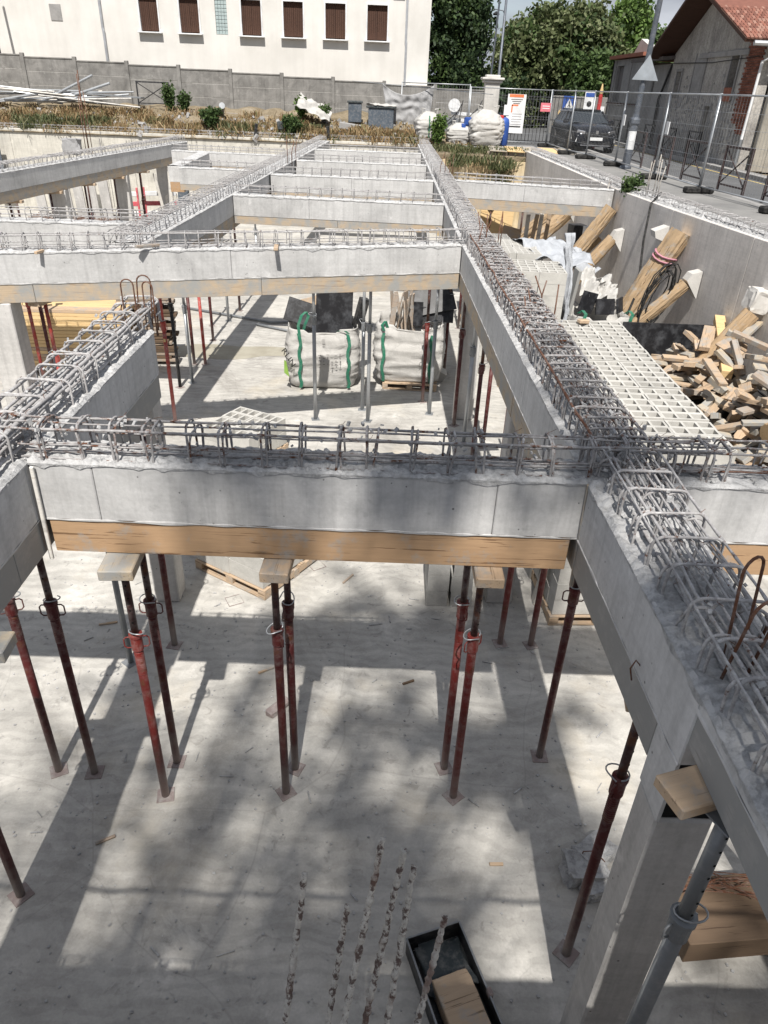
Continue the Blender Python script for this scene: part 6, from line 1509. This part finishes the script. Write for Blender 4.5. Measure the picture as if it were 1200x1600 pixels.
# ------------------------------------------------------------------ trees
def tree(label, base, h_trunk, centre, radii, nclump, per, size, mat, seed, spread=.5, shell=.55, kind='broadleaf_tree', fill=True, mats2=None, branch=10, r0=.25, lim=None, group=None):
    global rng
    rng = np.random.default_rng(seed); rr = random.Random(seed)
    o = thing(kind, label, 'tree', base, 0, group); c = Vector(centre)-Vector(base)
    MB().tube([(0,0,0),(c.x*.3,c.y*.3,h_trunk*.5),(c.x*.7,c.y*.7,h_trunk),(c.x,c.y,c.z)],[r0,r0*.8,r0*.65,r0*.3],9).build('trunk','bark',o,smooth=True)
    mb = MB()
    for i in range(branch):
        a = rr.uniform(0,6.28); el = rr.uniform(-.3,.9); e = Vector((c.x+radii[0]*.75*math.cos(a)*math.cos(el), c.y+radii[1]*.75*math.sin(a)*math.cos(el), c.z+radii[2]*.75*math.sin(el)))
        s0 = Vector((c.x*.7,c.y*.7,h_trunk))*rr.uniform(.85,1.0); m__ = (s0+e)/2+Vector((0,0,radii[2]*.12)); mb.tube([s0,m__,e],[r0*.35,r0*.2,.02],6)
    mb.build('limb','bark',o,smooth=True)
    d = rand_unit(nclump); rad = rng.uniform(0,1,(nclump,1))**(1-shell)
    bumpy = 1+.16*np.sin(d[:,0:1]*5+seed)*np.cos(d[:,1:2]*4+d[:,2:3]*6)
    P = d*rad*bumpy*np.array(radii)+np.array(c)
    if lim is not None: P = np.array([p for p in P if lim(p[0]+base[0],p[1]+base[1],p[2]+base[2])])
    k = int(len(P)*.75)
    cr = put('crown', leaves('crown',mat,P[:k],spread,per,size), o); cr['kind']='stuff'
    cr = put('crown', leaves('crown',mats2 or mat,P[k:],spread*1.15,per,size), o); cr['kind']='stuff'
    return o
tree('dark dense tree closing the gap right of the white building',(3.2,39.8,2.8),2.0,(3.0,40.0,6.6),(1.30,1.5,4.0),420,95,.085,'leaf_dark',3,.20,mats2='leaf_green')
tree('big round olive-green tree above the street end',(11.2,56,2.8),2.5,(11.0,56,6.1),(4.2,4.0,3.45),760,115,.14,'leaf_olive',5,.32,mats2='leaf_green')
tree('lower shaded tree left of the big round one',(6.9,54,2.8),1.5,(8.0,54,4.3),(1.6,2.0,1.7),300,90,.12,'leaf_olive',6,.28,mats2='leaf_dark')
tree('dark green bushy tree over the shed building',(13.2,52,2.8),1.5,(12.6,51,4.7),(1.6,1.8,2.0),260,90,.11,'leaf_green',8,.28,mats2='leaf_dark')
tree('tall fresh green tree behind the big round one',(19.5,64,2.8),4,(17.6,64,8.6),(1.5,2.0,2.3),170,90,.14,'leaf_bright',9,.32,mats2='leaf_green')
tree('mid green tree beside the gable roof',(20.8,55,2.8),3,(16.6,52,6.6),(1.3,1.8,1.5),150,90,.12,'leaf_green',10,.28,mats2='leaf_bright')
tree('dark hedge-like tree behind the black gate',(5.5,50,2.8),1.0,(5.6,50,4.0),(1.9,1.2,1.2),200,80,.12,'leaf_dark',12,.28)
tree('far grey-green tree low on the horizon between the lamps',(6.0,90,2.8),2.0,(10.0,90,4.6),(2.0,2,1.6),120,70,.22,'leaf_olive',14,.35)
# street tree behind the viewer: its crown throws the dappled shade
T_ = [(0.09,2.94,0,.27),(-0.35,3.38,0,.18),(0.33,3.4,0,.26),(0.58,2.77,0,.22),(-0.7,3.16,0,.18),(-1.22,3.63,0,.18),(-0.77,4.36,0,.2),(-0.08,3.98,0,.22),(0.35,4.56,0,.22),(-0.19,2.54,0,.2),(-1.48,3.13,0,.12),(0.25,5.5,0,.26),(-0.17,6.22,0,.18),(0.81,6.16,0,.16),(-2.36,4.3,0,.16),(-2.79,4.14,0,.14),(0.78,4.08,0,.16),(-1.12,2.59,0,.11),(1.37,3.22,0,.16),(0.31,2.51,0,.2),(1.17,3.83,0,.12),
  (-0.98,3.75,2.95,.2),(-0.75,3.3,2.95,.2),(-0.12,3.65,2.95,.24),(0.1,3.36,2.95,.2),(0.34,3.86,2.95,.18),(1.5,5.33,3.05,.22),(1.45,4.53,3.05,.26),(1.46,4.11,3.05,.22),(1.14,3.71,3.05,.22),(1.3,2.47,3.05,.18),(1.25,2.06,3.05,.2),(.86,3.87,3.05,.18),(1.84,3.61,3.05,.18),(2.4,2.5,0,.26),(2.75,2.9,0,.24),(2.6,2.1,0,.25)]
rng = np.random.default_rng(21); rr_ = random.Random(21)
pt = thing('broadleaf_tree','tall plane tree behind the viewer whose crown shades the foreground','tree',(-3.4,-12.5,2.8))
b0 = Vector((-3.4,-12.5,2.8)); MB().tube([(0,0,0),(.3,.1,5),(.9,.4,10),(1.8,1.0,15)],[.36,.3,.24,.14],12).build('trunk','bark',pt,smooth=True)
C_ = []; Sp = []; Nn = []
for (x,y,h,r) in T_:
    zc = rr_.uniform(20,23.5); k_ = (zc-h)/abs(sd.z); C_.append((x-sd.x*k_-b0.x,y-sd.y*k_-b0.y,zc-b0.z)); Sp.append(r*1.28); Nn.append(int(1.5*1.25*6.28*r*r/.028)+3)
GAPS = [(430,1220),(340,1330),(250,1400),(340,1490),(60,1080),(250,1080),(780,1100),(770,1290),(770,1480),(880,1130),(480,1090),(640,1200)]
GW = [(-.74,3.73,.30),(-1.14,3.13,.34),(-1.39,2.8,.3),(-.88,2.5,.26),(-2.85,4.68,.5),(-1.95,4.7,.4),(1.17,4.65,.3),(.95,3.38,.34),(.86,2.55,.32),(1.7,4.4,.4),(-.5,4.58,.25),(.33,3.9,.12)]
def base_layer(n,x0,x1,y0,y1,h,gaps,keep):
    k_ = 0
    while k_ < n:
        x,y = rr_.uniform(x0,x1),rr_.uniform(y0,y1)
        q = max([math.exp(-((x-gx)**2+(y-gy)**2)/(2*gs*gs)) for gx,gy,gs in gaps] or [0])
        if rr_.random() < q*keep: continue
        zc = rr_.uniform(19.5,23.5); kk = (zc-h)/abs(sd.z); C_.append((x-sd.x*kk-b0.x,y-sd.y*kk-b0.y,zc-b0.z)); Sp.append(.07); Nn.append(3); k_ += 1
base_layer(135,-3.0,1.9,2.1,4.9,0,GW,.97)
base_layer(60,-1.1,1.9,3.4,4.0,3.05,[(-.35,3.6,.14)],.9)
base_layer(40,1.05,1.7,1.3,2.6,3.0,[],0)
for i in range(110):      # the rest of the crown, farther back from the pit
    C_.append((rr_.uniform(-4.2,5.0)+2.6,rr_.uniform(-5.2,-.6)-.4,rr_.uniform(11,21))); Sp.append(rr_.uniform(.3,.5)); Nn.append(60)
cp = np.repeat(np.array(C_),Nn,axis=0)+rng.normal(size=(sum(Nn),3))*np.repeat(np.array(Sp),Nn)[:,None]
a_ = rand_unit(len(cp)); b__ = np.cross(a_, rand_unit(len(cp))); b__ /= np.linalg.norm(b__,axis=1)[:,None]+1e-9; sz_ = .11*rng.uniform(.6,1.3,(len(cp),1))
cr = put('crown', quads_mesh('crown','leaf_green',cp,a_*sz_,b__*sz_*.7), pt); cr['kind'] = 'stuff'
lb_ = MB()
for i in range(0,len(C_),3):
    e = Vector(C_[i]); s0 = Vector((.9+rr_.uniform(0,.9),.4+rr_.uniform(0,.6),10+rr_.uniform(0,5))); lb_.tube([s0,(s0+e)/2+Vector((0,0,.8)),e],[.07,.035,.01],5)
lb_.build('limb','bark',pt,smooth=True)

# ------------------------------------------------------------------ weeds on the bank
def tufts(name,label,mat,pts,hh,per,w=.012):
    n = len(pts)*per; P = np.repeat(np.array(pts),per,axis=0); P[:,:2] += rng.normal(size=(n,2))*.16
    d = np.stack([rng.normal(size=n)*.45,rng.normal(size=n)*.45,np.ones(n)],axis=1); hgt = hh*rng.uniform(.3,1.2,(n,1)); V = d*hgt/2
    a = rand_unit(n); a[:,2]=0; a /= np.linalg.norm(a,axis=1)[:,None]; U = a*w*rng.uniform(.7,2.0,(n,1)); P[:,2] += hgt[:,0]/2-.03
    o = put(name, quads_mesh(name,mat,P,U,V)); return tag(o,label,'weeds',kind='stuff')
rng = np.random.default_rng(99)
def bankpts(n,x0,x1,y0,y1,thr,seed):
    out=[]
    r = random.Random(seed)
    while len(out)<n:
        x,y = r.uniform(x0,x1),r.uniform(y0,y1)
        if mn_.noise(Vector((x*.7+seed,y*.9,0)))>thr: out.append((x,y,bank_z(x,y)))
    return out
tufts('dry_weeds','dry brown weeds covering the earth bank','weed_dry',bankpts(330,-17,-3.2,31.15,33.6,.02,1),.27,22)
tufts('dry_weeds_patch','dry brown weeds in front of the bins','weed_dry',bankpts(170,-3.5,1.2,31.1,32.0,-.05,3),.26,22)
tufts('green_weeds','green weeds among the dry ones on the bank','weed_green',bankpts(190,-17,3.4,31.1,32.2,.12,5),.28,24)
tufts('dry_grass','short dry grass along the pit edge','weed_dry',bankpts(320,-17,3.6,31.0,33.4,-.3,9),.14,22)
mbr = MB()
for i in range(500):
    x,y = random.uniform(-17,3.3),random.uniform(31.0,33.2); s = random.uniform(.02,.11)*(1 if random.random()<.85 else 1.6)
    mbr.box((x,y,bank_z(x,y)+s*.3),(s*1.6,s,s*.8),rot=Euler((random.uniform(0,3),random.uniform(0,3),random.uniform(0,3))).to_matrix())
tag(mbr.build('rubble','kerb_stone'),'broken concrete rubble strewn over the earth bank','rubble',kind='stuff')
hang = [(random.uniform(2.0,4.9),28.55-random.uniform(0,.1),random.uniform(2.3,2.75) if random.random()<.5 else random.uniform(1.6,2.6)) for _ in range(70)]
hang = [p for p in hang if (p[2]>2.4 and p[0]<3.3) or 3.6<p[0]<4.5]
tufts('hanging_weeds','weeds hanging over the ochre retaining wall','weed_green',hang,.25,40)
tufts('ledge_weeds','low weeds on the ledge above the ochre wall','weed_green',[(random.uniform(1.7,5.0),random.uniform(28.8,30.6),2.85) for _ in range(70)],.2,26)
def shrub(label,x,y,z,w,h,n,mat,seed,sz=.05):
    global rng
    rng = np.random.default_rng(seed)
    o = thing('leafy_shrub',label,'shrub',(x,y,z)); mb = MB(); C_=[]
    for i in range(n):
        a = random.uniform(0,6.28); e = Vector((w*math.cos(a)*random.uniform(.2,1),w*math.sin(a)*random.uniform(.2,1),h*random.uniform(.6,1))); mb.tube([(0,0,0),e*.5+Vector((0,0,.05)),e],[.012,.008,.004],5)
        for q in range(5): C_.append(tuple(e*(.3+.16*q)))
    mb.build('stem','bark',o); cr = put('leaves', leaves('leaves',mat,C_,.07,22,sz), o); cr['kind']='stuff'
    return o
shrub('leafy green weed in front of the round white rubble bag',1.86,30.95,2.95,.28,1.0,12,'leaf_bright',1)
shrub('dark green bush growing at the pit edge left of centre',-7.0,31.5,3.2,.42,.75,14,'leaf_green',2)
shrub('leafy weed standing before the precast wall by the X barrier',-9.1,33.8,3.6,.3,1.05,10,'leaf_green',3)
shrub('second leafy weed right beside the X barrier',-8.6,33.9,3.6,.3,.8,9,'leaf_green',4)
shrub('small leafy plant left of the white crumpled sheet',-3.6,32.8,3.6,.2,.7,8,'leaf_bright',5)
shrub('leafy plant right of the white crumpled sheet',-2.7,32.9,3.6,.2,.5,7,'leaf_green',6)
shrub('green bush in the weeds below the white sheet',-3.8,31.4,3.1,.45,.6,12,'leaf_green',7)
shrub('small weed patch on the street wall top near the rubber foot',wall_x(17.2)+.15,17.2,3.0,.22,.22,12,'leaf_green',8,.03)
# slab ledge behind the ochre wall
tag(MB().box((3.35,29.85,2.70),(3.3,2.3,.2),bev=.03).build('earth_ledge','earth'),kind='structure')
